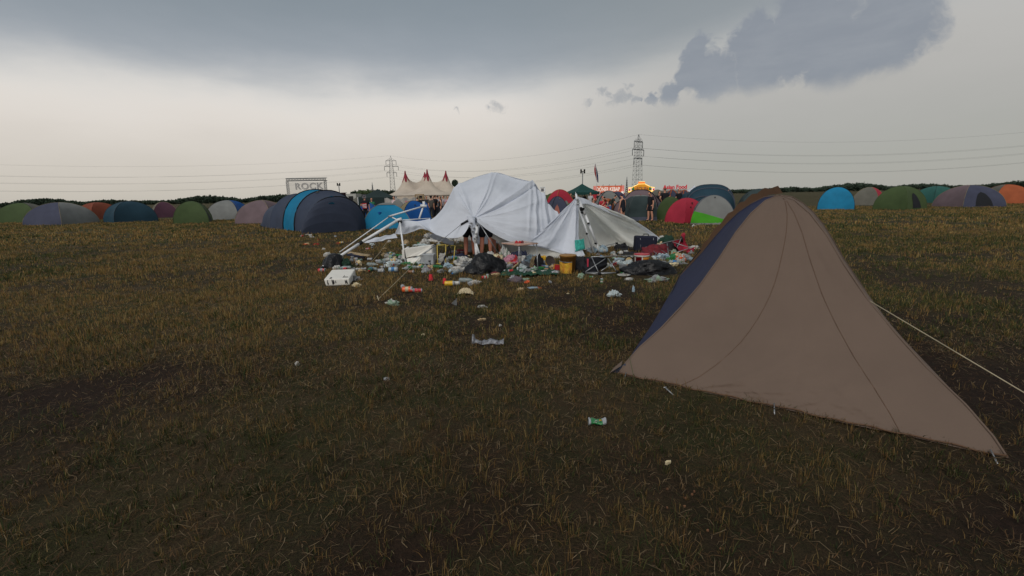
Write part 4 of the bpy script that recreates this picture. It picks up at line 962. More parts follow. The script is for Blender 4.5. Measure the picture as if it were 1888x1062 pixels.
for k in range(46):
    px = 649 + k * 1.75 + rs_.random() * 2; Y = 230 + rs_.random() * 30; top = 349.5 + 3.2 * rs_.random() + 3 * max(0, (660 - px) / 12); h = P(px, top, Y).z
    x = P(px, 360, Y).x; bl.append((x, Y, h * .55, .9 + rs_.random(), 1.2, h * .5))
for px0, px1, tp in ((-60, 540, 358), (1345, 1950, 343)):
    k = px0
    while k < px1: 
        Y = 300 + rs_.random() * 50; h = P(k, (CY - 171 - (k - CX) * .0192) - 1.0 - 9 * abs(math.sin(k * .021) * math.sin(k * .0083 + 1)) - 2.5 * rs_.random(), Y).z; h = max(h, 2.6); bl.append((P(k, 360, Y).x, Y, h * .5, 2.2 + rs_.random() * 2.4, 2, h * .5)); k += 4.6
tag(leafmass('distant_wood', bl, 60000, .55, M_leaf, loc=(bl[0][0], bl[0][1], 0)), 'low dark wood along the horizon', 'wood', kind='stuff')
Yt = 175; c = P(839, 338, Yt); tr_ = thing('tree', 'round dark tree right behind the big top', 'tree', (c.x, Yt, 0))
leafmass('crown', [(c.x, Yt, c.z, 1.15, 1.1, 1.35), (c.x + .7, Yt, c.z - .6, .8, .8, .8), (c.x - .5, Yt, c.z + .4, .7, .7, .8)], 1700, .22, M_leaf, tr_, 5)
MB().tube([(c.x, Yt, 0), (c.x + .1, Yt, c.z)], .22, 7, .1).build('trunk', mat('bark', (80, 66, 54), .9), tr_)
for (px, py, Y, rx, rz_, lab) in ((668, 357.5, 120, 1.5, 1.0, 'light green rounded bush before the wood'), (679, 356.5, 130, 1.2, 1.1, 'second rounded bush beside the light green one'), (1288, 350, 140, 1.4, 1.0, 'dark bush left of the teal tent')):
    c = P(px, py, Y); b_ = thing('bush', lab, 'bush', (c.x, Y, 0)); leafmass('crown', [(c.x, Y, c.z, rx, rx, rz_), (c.x, Y, c.z * .5, rx, rx, c.z * .5)], 900, .2, mat('bush_leaf', (92, 110, 72), .8, namp=.3, transl=.2), b_, int(px))

# ------------------------------------------------------------------ people
def skinned(name, verts, radii, edges, m, parent, root=0, sub=1):
    me = bpy.data.meshes.new(name); me.from_pydata([tuple(v) for v in verts], edges, []); o = bpy.data.objects.new(name, me); COL.objects.link(o); o.parent = parent
    me.materials.append(m); md = o.modifiers.new('skin', 'SKIN'); md.use_smooth_shade = True
    for i, sv_ in enumerate(me.skin_vertices[0].data):
        r = radii[i]; sv_.radius = r if isinstance(r, tuple) else (r, r); sv_.use_root = (i == root)
    s = o.modifiers.new('sub', 'SUBSURF'); s.levels = sub; s.render_levels = sub
    return o
PM = {}
def cloth(c): 
    k = 'cloth_%d_%d_%d' % c
    return mat(k, c, .85, nscale=7, namp=.12, bump=.3, bscale=30)
def person(px, pytop, Y, rz, label, shirt=(30, 32, 38), pants=(36, 40, 52), shorts=False, hair=(40, 30, 26), lean=0., arms=('down', 'down'), dress=False, longhair=False, hat=None, sit=False, h=None, logo=None, group=None, skin=None, x=None, fingers=False, headlean=0., sleeves=True):
    q = P(px, pytop, Y); X = q.x if x is None else x
    s = (h or (q.z / 1.76 * (1 if not (lean > .5 or sit) else 1))) if h is None else h / 1.76
    r = thing('person', label, 'person', (X, Y, 0), group, rz); sk = skin or M_skin
    pz = .93 if not sit else .40
    def T(x_, y_, z_): return Vector((x_, y_, z_)) * s
    cl, sl = math.cos(lean), math.sin(lean)
    def up(x_, y_, z_): return T(x_, y_ * cl - z_ * sl, pz + z_ * cl + y_ * sl)      # leaning towards -y (the way the person faces)
    hl = lean + headlean
    nk = up(0, 0, .52)
    def hd(y_, z_, x_=0): return nk + Vector((x_, y_ * math.cos(hl) - z_ * math.sin(hl), z_ * math.cos(hl) + y_ * math.sin(hl))) * s
    V = [up(0, 0, 0), up(0, 0, .16), up(0, .0, .36), up(0, .01, .47), nk, hd(0, .08), hd(-.015, .13), hd(0, .20), hd(.01, .265)]
    Rr = [.098, .095, .118, .07, .055, .055, .078, .092, .06]; Rr = [v * s for v in Rr]
    E = [(0, 1), (1, 2), (2, 3), (3, 4), (4, 5), (5, 6), (6, 7), (7, 8)]
    V += [hd(-.105, .15)]; Rr += [.016 * s]; E += [(7, 9)]                       # nose
    A = {'down': ((.05, .02, -.29), (.02, -.05, -.25)), 'fwd': ((.04, -.10, -.25), (-.05, -.23, .02)), 'hip': ((.14, .06, -.24), (-.14, -.08, -.14)), 'up': ((.10, -.12, .05), (-.10, -.12, .16)),
         'bend': ((.03, -.12, -.24), (-.02, -.2, -.14)), 'back': ((.06, .12, -.25), (-.10, .08, -.12))}
    hands = []
    sleeve_pts = []
    for sd_, nm in ((-1, arms[0]), (1, arms[1])):
        (ex, ey, ez), (wx, wy, wz) = A[nm]; sh = up(sd_ * .165, .01, .44); el = sh + T(sd_ * ex, ey, ez); wr = el + T(sd_ * wx, wy, wz); dr = (wr - el).normalized(); hn = wr + dr * .075 * s
        b = len(V); V += [sh, el, wr, hn]; Rr += [.062 * s, .043 * s, .029 * s, .036 * s]; E += [(2, b), (b, b + 1), (b + 1, b + 2), (b + 2, b + 3)]
        side_ = dr.cross(Vector((0, 1, 0))); side_ = side_.normalized() if side_.length > .1 else Vector((1, 0, 0))
        for f in range(4): 
            st = hn + side_ * (f - 1.5) * .019 * s; bb = len(V); L = (.075, .085, .08, .062)[f] * s
            V += [st, st + dr * L * .55, st + dr * L + Vector((0, -.012 * s, -.01 * s))]; Rr += [.0095 * s, .0085 * s, .0065 * s]; E += [(b + 3, bb), (bb, bb + 1), (bb + 1, bb + 2)]
        tb = wr + dr * .03 * s; bb = len(V); V += [tb + side_ * .045 * s, tb + side_ * .06 * s + dr * .045 * s]; Rr += [.011 * s, .008 * s]; E += [(b + 2, bb), (bb, bb + 1)]
        sleeve_pts.append((sh, sh.lerp(el, .62)))
    legs = []
    for sd_ in (-1, 1):
        hp_ = T(sd_ * .095, 0, pz - .05)
        if sit: kn = T(sd_ * .13, -.42, .47); an = T(sd_ * .14, -.46, .09)
        else: kn = T(sd_ * .11, -.02 + .03 * sd_, .50); an = T(sd_ * .12, .02 + .06 * sd_, .085)
        cf = kn.lerp(an, .32) + T(0, .02, 0); toe = an + T(sd_ * .02, -.15, -.05); b = len(V)
        V += [hp_, kn, cf, an, toe]; Rr += [.085 * s, .068 * s, .070 * s, .043 * s, .033 * s]; E += [(0, b), (b, b + 1), (b + 1, b + 2), (b + 2, b + 3), (b + 3, b + 4)]
        legs.append((hp_, kn, cf, an, toe))
    skinned('body', V, Rr, E, sk, r)
    # shirt
    SV = [up(0, 0, -.12), up(0, 0, .12), up(0, 0, .36), up(0, .01, .475)]; SR = [v * s for v in (.165, .155, .175, .10)]; SE = [(0, 1), (1, 2), (2, 3)]
    if sleeves:
        for (a, b_) in sleeve_pts: n_ = len(SV); SV += [a, b_]; SR += [.088 * s, .075 * s]; SE += [(2, n_), (n_, n_ + 1)]
    if dress: SV[0:1] = [T(0, 0, pz - .36)]; SR[0] = .19 * s
    sh_o = skinned('dress' if dress else 'shirt', SV, SR, SE, cloth(shirt), r, sub=2)
    if not dress:
        TV = [T(0, 0, pz + .10), T(0, 0, pz - .05)]; TR = [.150 * s, .158 * s]; TE = [(0, 1)]
        for (hp_, kn, cf, an, toe) in legs:
            n_ = len(TV)
            if shorts: TV += [hp_, hp_.lerp(kn, .85)]; TR += [.122 * s, .115 * s]; TE += [(1, n_), (n_, n_ + 1)]
            else: TV += [hp_, kn, an.lerp(kn, .02)]; TR += [.115 * s, .094 * s, .082 * s]; TE += [(1, n_), (n_, n_ + 1), (n_ + 1, n_ + 2)]
        skinned('shorts' if shorts else 'trousers', TV, TR, TE, cloth(pants), r)
    for (hp_, kn, cf, an, toe) in legs:
        skinned('shoe', [an + T(0, .05, -.045), an + T(0, -.06, -.04), toe + T(0, -.03, -.005)], [.05 * s, .048 * s, .034 * s], [(0, 1), (1, 2)], cloth((34, 34, 38)), r)
    # hair or hat
    hv = [hd(.035, .11), hd(.03, .19), hd(.02, .262)]; hr = [.05 * s, .098 * s, .078 * s]
    he = [(0, 1), (1, 2)]
    if longhair: hv += [hd(.07, .02), up(0, .10, .34)]; hr += [.075 * s, .06 * s]; he += [(0, 3), (3, 4)]
    skinned('hair', hv, hr, he, cloth(hair), r)
    if hat:
        hv = [hd(.01, .215), hd(.01, .275), hd(-.13, .215)]; skinned('cap', hv, [.108 * s, .08 * s, .03 * s], [(0, 1), (0, 2)], cloth(hat), r)
    for e in (-1, 1):                                             # eyes
        MB().lathe([(0, -.012 * s), (.012 * s, 0), (0, .012 * s)], 6, Matrix.Translation(hd(-.088, .165, e * .034))).build('eye', M_black, r, local=True)
    if logo:
        m1, m2 = mat('print_red', (206, 60, 66)), mat('print_pale', (225, 222, 220))
        c0 = up(0, -.175, .20); MB().box(c0, (.25 * s, .015, .30 * s)).build('shirt_print', m1, sh_o, local=True, smooth=False)
        for k, w_ in enumerate(logo): 
            t = bpy.data.curves.new('lettering', 'FONT'); t.body = w_; t.size = .125 * s; t.align_x = 'CENTER'; t.extrude = .002; t.offset = .006; t.materials.append(m2)
            o = bpy.data.objects.new('lettering', t); COL.objects.link(o); o.parent = sh_o; o.location = c0 + Vector((0, -.012, (.01 - .115 * k) * s)); o.rotation_euler = (PI / 2, 0, 0); o.scale = (.8, 1, 1); letters(o)
    return r
person(671.5, 358.5, 27.3, .1, 'person in grey cap and black shirt with red and white print, sitting among the tents', cap := (30, 32, 38), hat=(110, 108, 112), logo=('ANTI', 'WAR'), arms=('fwd', 'down'))
person(634, 355.5, 27, -.6, 'person whose dark haired head shows above the charcoal tent', hair=(70, 30, 36), hat=(66, 26, 34))
person(684.5, 364, 33, .3, 'person in a green top before the dark gazebo', (50, 120, 84))
person(693, 366.5, 41, 2.0, 'person in dark clothes in the shade of the dark gazebo', (64, 44, 48))
person(726, 361, 34, -.5, 'person in a pale pink printed shirt before the white banner', (214, 190, 194), pants=(190, 186, 186), arms=('down', 'fwd'))
person(768.5, 368, 37, PI, 'person in black bending beside the big top entrance, back turned', lean=.35, h=1.65)
person(776, 361, 37, -.4, 'person in a dark cap and black shirt by the entrance', hat=(30, 30, 34))
person(794.2, 361, 35, PI + .2, 'person in a camouflage jacket seen from behind in the group', (88, 84, 80), hair=(34, 28, 28), hat=(30, 30, 34))
person(802.2, 358.6, 35.5, PI - .7, 'brown haired person in a black tee within the group', hair=(96, 64, 48), arms=('fwd', 'down'))
person(806.5, 359.5, 36.3, PI, 'person in a grey sweatshirt within the group', (170, 172, 180), hair=(40, 36, 42), pants=(60, 64, 66))
person(811, 361, 34.8, -1.2, 'person with long dark hair and bare arms in a black top', longhair=True, sleeves=False)
person(817, 362, 37, -.9, 'person in a pale shirt with an arm raised', (176, 170, 176), arms=('up', 'down'), h=1.7)
person(825, 360.5, 36.5, .6, 'dark haired person in a pink shirt at the edge of the white canopy', (206, 160, 172))
person(1200.5, 352, 26.6, -1.2, 'slim person in black tee and shorts looking down beside the dark green tent', shorts=True, pants=(34, 34, 42), headlean=.5, arms=('down', 'down'), h=1.70)
person(1226, 346, 29.6, PI + .1, 'broad person in a black tee seen from behind between tents', arms=('hip', 'hip'), hair=(120, 88, 70), h=1.93)
person(1216, 350, 31.5, .4, 'dark clothed person half hidden behind the broad person', h=1.72)
person(1252.5, 347, 33.5, .3, 'bearded person in a black tee near the orange hooped tents', hair=(120, 70, 60))
person(1149, 361, 26.6, PI + .5, 'person in a sleeveless black dress with purple hair, back turned', (28, 32, 42), dress=True, hair=(66, 34, 50), sleeves=False, h=1.60, headlean=.5, lean=.12)
person(1128.5, 357, 32.5, -1.1, 'person in an orange brown coat stooping low', (160, 90, 56), pants=(120, 70, 48), lean=1.15, arms=('bend', 'bend'), h=1.85)
person(1125, 363, 31.5, 1.3, 'person in blue jeans and dark top leaning towards the orange coat', (54, 60, 56), pants=(70, 100, 150), lean=.6, arms=('bend', 'bend'), h=1.62)
person(1112, 360, 33.5, .3, 'person in a red hooded jacket sitting', (190, 52, 66), hair=(190, 52, 66), sit=True, h=2.1)
person(1094.5, 361, 30.5, .8, 'person in a pink shirt sitting in a pale camp chair', (206, 156, 178), pants=(170, 190, 205), sit=True, h=1.95)
person(1118, 372, 29.5, PI - .4, 'person in a crimson shirt sitting low with back turned', (170, 30, 52), sit=True, h=1.5)
person(1060, 359.5, 46, .4, 'left one of the persons under the green gazebo', h=1.62)
person(1078, 359, 47, 2.2, 'right one of the persons under the green gazebo', h=1.66)
person(1335.5, 349, 31, .5, 'person in brown shirt left of the pair beyond the teal tent', (150, 110, 92), h=1.75)
person(1342.5, 349.5, 31.5, -.4, 'person in tan shirt right of the pair beyond the teal tent', (170, 128, 100), h=1.74)
person(786, 362, 38.5, .6, 'person in a dark grey hoodie between the capped one and the camouflage jacket', (62, 64, 70), h=1.72)
person(798.5, 362.5, 38, -.9, 'person in a dark red shirt deep within the group', (110, 44, 50), h=1.68)
person(1052, 360, 43, .9, 'person in a navy top at the left gazebo leg', (44, 48, 76), h=1.7)
person(1089, 358, 41, -.6, 'person in a white top at the right gazebo leg', (186, 186, 188), pants=(60, 70, 96), h=1.74)
person(1104, 358.5, 44, 2.6, 'person in a dark jacket before the kebab stall, back turned', (40, 42, 48), h=1.75)
person(1172, 352, 42, .5, 'person in black seen above the mauve tunnel tent', (34, 34, 40), h=1.84)
person(1240, 349.5, 40, -.8, 'person in a grey shirt between the broad person and the bearded one', (120, 122, 126), hair=(60, 44, 36), h=1.86)
# three people busy under the big canopy
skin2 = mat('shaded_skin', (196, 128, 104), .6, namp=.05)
def under(px, py, rz, lab, **kw):
    g = G(px, py); return person(px, 400, g.y, rz, lab, x=g.x, skin=skin2, **kw)
under(867, 474, PI + .15, 'person in black shorts left of the canopy leg, head hidden under the cloth', shorts=True, pants=(26, 27, 32), shirt=(30, 32, 38), lean=1.25, arms=('fwd', 'bend'), h=1.60)
under(897, 475, PI - .1, 'person in long black shorts right of the canopy leg', shorts=True, pants=(26, 28, 36), shirt=(28, 30, 36), lean=1.25, arms=('bend', 'fwd'), h=1.62)
under(917, 471, PI + .4, 'bare legged person rightmost under the canopy cloth', shorts=True, pants=(40, 40, 46), shirt=(60, 60, 66), lean=1.35, arms=('bend', 'bend'), h=1.45)

# ------------------------------------------------------------------ camp furniture
def bars(nm, lst, r, m, parent): 
    for a, b in lst: MB().tube([a, b], r, 6).build(nm, m, parent)
def table():
    tl, tr = G(928, 500), G(992, 502); bk = Vector((.12, .62, 0))
    fl = G(956.5, 503); r = thing('folding_table', 'low folding table with peach rimmed top and thin metal legs', 'table', G(956, 503)); h = .61
    c = [Vector((P(924.5, 451, 9.95).x, 9.95, 0)), Vector((P(957, 450, 9.45).x, 9.42, 0)), Vector((P(992, 450, 9.75).x, 9.75, 0)), Vector((P(960, 450, 10.3).x, 10.3, 0))]
    h = P(957, 451.5, 9.42).z
    for q in c: q.z = h
    top = MB(); n = 4; vs = c + [q - Vector((0, 0, .022)) for q in c]; top.add(vs, [(0, 1, 2, 3), (7, 6, 5, 4)] + [(i, i + 4, (i + 1) % 4 + 4, (i + 1) % 4) for i in range(4)])
    top.build('table_top', mat('peach_laminate', (205, 168, 150), .5), r, smooth=False)
    cen = sum(c, Vector()) / 4
    ft = [G(928, 497.5), G(956.5, 503), G(992, 502), Vector((c[3].x, 10.2, 0))]
    for q, f in zip(c, ft):
        a = q.lerp(cen, .08) - Vector((0, 0, .02)); MB().tube([a, f + Vector((0, 0, 0))], .012, 6).build('leg', M_alu, r)
        MB().tube([a.lerp(f, .22), a.lerp(cen, .25)], .007, 5).build('brace', M_alu, r); MB().tube([f, f + Vector((0, 0, .05))], .018, 6).build('foot', M_black, r)
    MB().tube([c[0].lerp(c[2], .02), c[0].lerp(c[2], .98)], .01, 5).build('rail', M_alu, r)
    return c
tc_ = table()
def chair_folded():   # fallen black camp chair with crossed tubes
    r = thing('camp_chair', 'toppled black camp chair with crossed silver legs beside the brown bucket', 'camp chair', G(1100, 508))
    k = lambda px, py, Y: P(px, py, Y)
    tubes = [((1090.6, 473.6, 9.35), (1105, 512, 9.1)), ((1116, 477, 9.5), (1076, 507, 9.3)), ((1121, 476.5, 9.45), (1138, 510, 9.25)), ((1142, 477, 9.9), (1108, 503, 9.5)), ((1090, 473.5, 9.35), (1165, 471, 9.7)), ((1076, 507.5, 9.3), (1105, 511, 9.12)), ((1076, 506, 9.35), (1138, 509.5, 9.25)), ((1105, 509.5, 9.15), (1138, 509, 9.25))]
    for a, b in tubes:
        A_, B_ = k(*a), k(*b); A_.z = max(A_.z, .015); B_.z = max(B_.z, .015); MB().tube([A_, B_], .0095, 6).build('tube', M_alu, r)
    for q in ((1105, 511, 9.12), (1138, 509.5, 9.25), (1076, 507, 9.3)): 
        c = k(*q); c.z = .03; MB().box(c, (.05, .05, .06)).build('foot', M_black, r)
    f = [[k(1068, 474, 9.9), k(1080, 474, 9.6), k(1100, 474, 9.55), k(1119, 475, 9.7)], [k(1066, 486, 9.9), k(1080, 488, 9.55), k(1104, 489, 9.55), k(1120, 487, 9.75)], [k(1063, 500, 9.7), k(1080, 503, 9.45), k(1100, 501, 9.5), k(1114, 496, 9.8)]]
    MB().grid(patch(f, 20, 28, lambda u, v: .05 * nz(v * 4, u * 4, 3))).build('seat', fab('black_mesh', (38, 40, 48), 0, bump=.5), r)
    MB().grid(patch([[k(1082, 477, 9.5), k(1085.5, 477, 9.5)], [k(1082.5, 492, 9.42), k(1085, 492, 9.42)]], 6, 3)).build('strap', F_red, r)
chair_folded()
def red_chair():
    r = thing('camp_chair', 'collapsed red camp chair with bent silver frame at the right of the rubbish', 'camp chair', G(1255, 470)); k = lambda px, py, Y: P(px, py, Y); Y = 12.6
    for a, b in (((1186, 457, 12.3), (1253, 441, 12.6)), ((1240, 446, 12.5), (1272, 457, 12.3)), ((1248, 457, 12.4), (1257, 437, 12.6)), ((1243, 467, 12.2), (1273, 457, 12.3)), ((1211, 460, 12.0), (1246, 463, 12.2)), ((1205, 463, 11.9), (1218, 475, 11.6)), ((1216, 458, 12.1), (1200, 482, 11.4)), ((1230, 449, 12.3), (1234, 485, 11.2)), ((1217, 460, 12), (1240, 475, 11.6)), ((1223, 462, 12), (1226, 468, 11.9))):
        MB().tube([k(*a), k(*b)], .010, 6).build('tube', M_alu, r)
    f1 = [[k(1239, 446, 12.6), k(1250, 442, 12.7), k(1262, 438, 12.8)], [k(1247, 455, 12.6), k(1257, 454, 12.8), k(1266, 450, 12.8)], [k(1252, 463, 12.4), k(1261, 463, 12.6), k(1272, 460, 12.7)]]
    f2 = [[k(1268, 460, 12.3), k(1281, 455, 12.6)], [k(1264, 468, 12.2), k(1277, 470, 12.4)]]
    for f in (f1, f2): MB().grid(patch(f, 14, 16, lambda u, v: .06 * nz(v * 4, u * 4, 7))).build('fabric', F_red, r)
    f3 = [[k(1175, 470, 11.9), k(1190, 462, 12.1), k(1205, 452, 12.3)], [k(1178, 474, 11.7), k(1196, 468, 11.9), k(1213, 458, 12.1)], [k(1190, 478, 11.5), k(1203, 473, 11.7), k(1217, 464, 12)]]
    MB().grid(patch(f3, 14, 18, lambda u, v: .07 * nz(v * 5, u * 4, 9))).build('fabric', fab('maroon_cloth', (92, 40, 50), .05), r)
    MB().tube([k(1256, 436, 12.6), k(1258, 447, 12.6)], .03, 6).build('strut', M_black, r); MB().lathe([(0, 0), (.05, .01), (.06, .10), (.02, .15), (0, .15)], 7, Matrix.Translation(k(1258, 439, 12.65)) @ Matrix.Rotation(.3, 4, 'Y')).build('headrest', F_red, r, smooth=False)
red_chair()
def box_open(o_c, w, d, h, t, rz, m, tilt=0, name='box', lid=None):
    pass
def suitcase():
    g = P(1189, 462, 12.6); r = thing('suitcase', 'dark navy suitcase standing upright against the white cloth', 'suitcase', (g.x, 12.6, 0)); w = P(1209, 450, 12.6).x - P(1169.5, 450, 12.6).x; zt = P(1189, 435, 12.6).z; zb = P(1189, 463, 12.6).z
    m = fab('navy_cordura', (34, 38, 58), 0); o = MB().box((g.x, 12.6, (zt + zb) / 2), (w, .28, zt - zb), ry=.04).build('body', m, r, smooth=False); bv = o.modifiers.new('b', 'BEVEL'); bv.width = .04; bv.segments = 3
    MB().box((g.x - .02, 12.44, (zt + zb) / 2 - .03), (w * .8, .05, (zt - zb) * .7), ry=.04).build('front_pocket', m, r, smooth=False)
    for s in (-.31, .29): MB().tube([(g.x + s * w, 12.435, zt - .04), (g.x + s * w + .01, 12.41, zb + .05)], .008, 5).build('zip', M_alu, r)
    MB().tube([(g.x - .07, 12.6, zt), (g.x - .05, 12.6, zt + .05), (g.x + .07, 12.6, zt + .05), (g.x + .09, 12.6, zt)], .014, 6).build('handle', M_black, r)
    for s in (-1, 1): MB().lathe([(0, -.02), (.03, -.02), (.03, .02), (0, .02)], 10, Matrix.Translation((g.x + s * w * .4, 12.5, .03)) @ Matrix.Rotation(PI / 2, 4, 'Y')).build('wheel', M_black, r)
    if zb > .03: MB().box((g.x, 12.62, zb / 2), (w * .9, .24, zb)).build('base', M_black, r, smooth=False)
suitcase()
def bucket(label, px, pyb, pyt, wpx, m_body, m_lid, lab=None, rust=False):
    g = G(px, pyb); s = g.y / FPX / cp * 1.0; h = (pyb - pyt) * s * 1.02; R_ = wpx * s / 2
    r = thing('bucket', label, 'bucket', g); b = MB().lathe([(0, 0), (R_ * .86, 0), (R_ * .98, h * .9), (R_ * 1.0, h * .9), (R_ * 1.0, h * .97), (R_ * .95, h)], 24, Matrix.Translation(g)).build('body', m_body, r)
    MB().lathe([(R_ * .955, h * .94), (R_ * 1.04, h * .94), (R_ * 1.05, h * 1.0), (R_ * .95, h * 1.015), (R_ * .6, h * .99), (0, h * .985)], 24, Matrix.Translation(g)).build('lid', m_lid, r)
    return r, g, R_, h
r, g, R_, h = bucket('tall brown plastic bucket with lid, yellow cloth hung over its front', 1047, 503, 470.5, 30, fab('ochre_plastic', (170, 120, 60), 0, rough=.45, rgb2=(140, 100, 56)), fab('ochre_lid', (178, 130, 66), 0, rough=.45))
gg = []
for k in range(12):
    t = k / 11; gg.append([g + Vector((math.cos(a) * R_ * (1.06 - .12 * t + .05 * nz(a * 3, t * 3)), math.sin(a) * R_ * (1.06 - .12 * t + .05 * nz(a * 3, t * 3)), h * (.62 + .05 * math.sin(a * 4)) * (1 - t * .98) + .004)) for a in [PI * 1.02 + PI * .60 * j / 14 for j in range(15)]])
MB().grid(gg).build('label', mat('yellow_label', (226, 184, 60), .6, nscale=14, rgb2=(190, 120, 50)), r)
MB().tube([g + Vector((math.cos(a) * R_ * 1.07, math.sin(a) * R_ * 1.07, h * (.70 + .05 * math.sin(a * 1.0)))) for a in [PI * 1.0 + PI * .62 * j / 10 for j in range(11)]], .006, 5).build('handle', M_alu, r)
r, g, R_, h = bucket('red and white paint bucket with a red lid', 1182.5, 490, 468.5, 27, mat('bucket_red', (200, 40, 50), .4), mat('lid_red', (190, 36, 50), .4))
rr = [(1.012, .80), (1.03, .80), (1.03, .93), (1.0, .95)]; MB().lathe([(R_ * a, h * b) for a, b in rr], 24, Matrix.Translation(g)).build('rim', mat('rim_white', (225, 220, 215), .4), r)
def label_arc(r, g, R_, z0, z1, a0, a1, m, nm='label', k=1.006):
    MB().grid([[g + Vector((math.cos(a) * R_ * k * (.86 + .12 * z), math.sin(a) * R_ * k * (.86 + .12 * z), h * z)) for a in [a0 + (a1 - a0) * j / 10 for j in range(11)]] for z in (z0, z1)]).build(nm, m, r)
label_arc(r, g, R_ * 1.02, .60, .78, PI * 1.48, PI * 1.9, mat('label_amber', (226, 150, 60), .5)); label_arc(r, g, R_ * 1.025, .0, .95, PI * 1.42, PI * 1.47, mat('label_white', (225, 220, 214), .5)); label_arc(r, g, R_ * 1.02, .05, .9, PI * 1.02, PI * 1.12, mat('label_white', (225, 220, 214), .5)); label_arc(r, g, R_ * 1.02, .2, .42, PI * 1.76, PI * 1.9, mat('label_white', (225, 220, 214), .5))
def wheel():
    g = G(1159, 489.5); r = thing('cart_wheel', 'loose black tyred wheel with a tan hub beside the red bucket', 'wheel', g); R_ = .105; M = Matrix.Translation(g + Vector((0, 0, R_))) @ Matrix.Rotation(PI / 2 - .15, 4, 'X')
    MB().lathe([(R_ * .78, -.02), (R_, -.022), (R_ * 1.02, 0), (R_, .022), (R_ * .78, .02), (R_ * .78, -.02)], 28, M).build('tyre', M_black, r); MB().lathe([(.02, -.024), (R_ * .5, -.02), (R_ * .80, -.012), (R_ * .80, .018), (.02, .02)], 28, M).build('rim', mat('tan_rim', (190, 165, 120), .6), r); MB().lathe([(0, -.03), (.02, -.03), (.02, .03), (0, .03)], 12, M).build('hub', M_black, r)
wheel()
def styro():
    # closed slab near the camera
    g = G(620, 528); r = thing('foam_box', 'white styrofoam box lid with scribbles lying alone at the left', 'foam box', g)
    a = [G(601, 527.5), G(645, 526)]; z = .13; d = Vector((-.10, .72, .0)); d2 = Vector((-.2, .70, 0))
    p = [a[0], a[1], a[1] + Vector((-.14, .78, .02)), a[0] + Vector((-.14, .78, .02))]; vs = [q + Vector((0, 0, .0)) for q in p] + [q + Vector((-.03 if i in (0, 3) else .0, -.0, z + (.04 if i > 1 else 0))) for i, q in enumerate(p)]
    mb = MB(); mb.add(vs, [(3, 2, 1, 0), (4, 5, 6, 7), (0, 1, 5, 4), (1, 2, 6, 5), (2, 3, 7, 6), (3, 0, 4, 7)]); o = mb.build('lid', M_foam, r, smooth=False); bv = o.modifiers.new('b', 'BEVEL'); bv.width = .02; bv.segments = 2
    o.modifiers['b'].harden_normals = False
    ink = mat('ink', (50, 46, 50)); s = MB(); rq = random.Random(4); fr0, fr1 = vs[4], vs[5]
    def top(u, v): return vs[4].lerp(vs[5], u).lerp(vs[7].lerp(vs[6], u), v) + Vector((0, 0, .004))
    def front(u, v): return vs[0].lerp(vs[1], u).lerp(vs[4].lerp(vs[5], u), v) + Vector((0, -.005, 0))
    for u, v0, v1 in ((.73, .10, .28), (.23, .02, .16), (.27, .03, .12)): s.tube([top(u, v0), top(u + .01, v1)], .006, 4)
    for k in range(7): s.tube([top(.77 + k * .022, .12), top(.785 + k * .022, .17 if k % 2 else .14)], .004, 4)
    for u, n_ in ((.10, 3), (.30, 5), (.34, 4), (.44, 1), (.82, 3), (.88, 3)):
        for k in range(n_): s.tube([front(u + rq.random() * .04, .2 + rq.random() * .3), front(u + rq.random() * .04, .55 + rq.random() * .4)], .006, 4)
    s.build('scribble', ink, r)
    # broken big box
    g = G(770, 487); r = thing('foam_box', 'large cream styrofoam box with cracked front wall', 'foam box', g); Y0 = g.y
    c = [P(746, 458, 11.3), P(794, 453, 11.5), P(798, 473, 11.4), P(749, 484, 11.1)]
    wall = [P(746, 459, 11.2), P(794.5, 453, 11.4), P(797.5, 474, 11.3), P(776, 470, 11.25), P(772, 472, 11.25), P(768, 471.5, 11.25), P(762, 474, 11.25), P(755, 473.5, 11.2), P(749, 475.5, 11.2)]
    mb = MB(); n = len(wall); vs = wall + [q + Vector((.02, .07, .01)) for q in wall]; mb.add(vs, [tuple(range(n)), tuple(reversed(range(n, 2 * n)))] + [(i, n + i, n + (i + 1) % n, (i + 1) % n) for i in range(n)]); mb.build('wall', M_foam, r, smooth=False)
    w2 = [P(749.5, 477, 11.1), P(757, 475.5, 11.1), P(764, 476, 11.1), P(769, 473.5, 11.1), P(776, 473, 11.1), P(775, 478, 11.0), P(771, 486, 11.0), P(752, 488, 11.0)]
    for q in w2: q.z = max(q.z, .0)
    mb = MB(); n = len(w2); vs = w2 + [q + Vector((.02, .07, .0)) for q in w2]; mb.add(vs, [tuple(range(n)), tuple(reversed(range(n, 2 * n)))] + [(i, n + i, n + (i + 1) % n, (i + 1) % n) for i in range(n)]); mb.build('wall', M_foam, r, smooth=False)
    rim = wall[0:2]; MB().grid([[rim[0] + Vector((0, .07, 0)), rim[1] + Vector((0, .07, 0))], [rim[0] + Vector((.05, .55, -.02)), rim[1] + Vector((.0, .55, -.02))]]).build('lid', M_foam, r); 
    MB().box(P(748.5, 466, 11.55), (.06, .6, .22)).build('wall', M_foam, r, smooth=False); MB().box((P(797, 466, 11.5).x, 11.65, .2), (.06, .5, .34)).build('wall', M_foam, r, smooth=False)
    # grey translucent tub
    g = G(788, 489.5); r = thing('plastic_crate', 'grey translucent plastic tub in front of the cracked foam box', 'plastic tub', g); w = .29; m = mat('milky_plastic', (186, 190, 194), .35, alpha=.9)
    a = g; hh = .235; mb = MB()
    for (cx_, cy_, dx_, dy_) in ((0, 0, w, .012), (0, .3, w, .012), (-w / 2, .15, .012, .3), (w / 2, .15, .012, .3)): mb.box(a + Vector((cx_, cy_, hh / 2)), (dx_, dy_, hh))
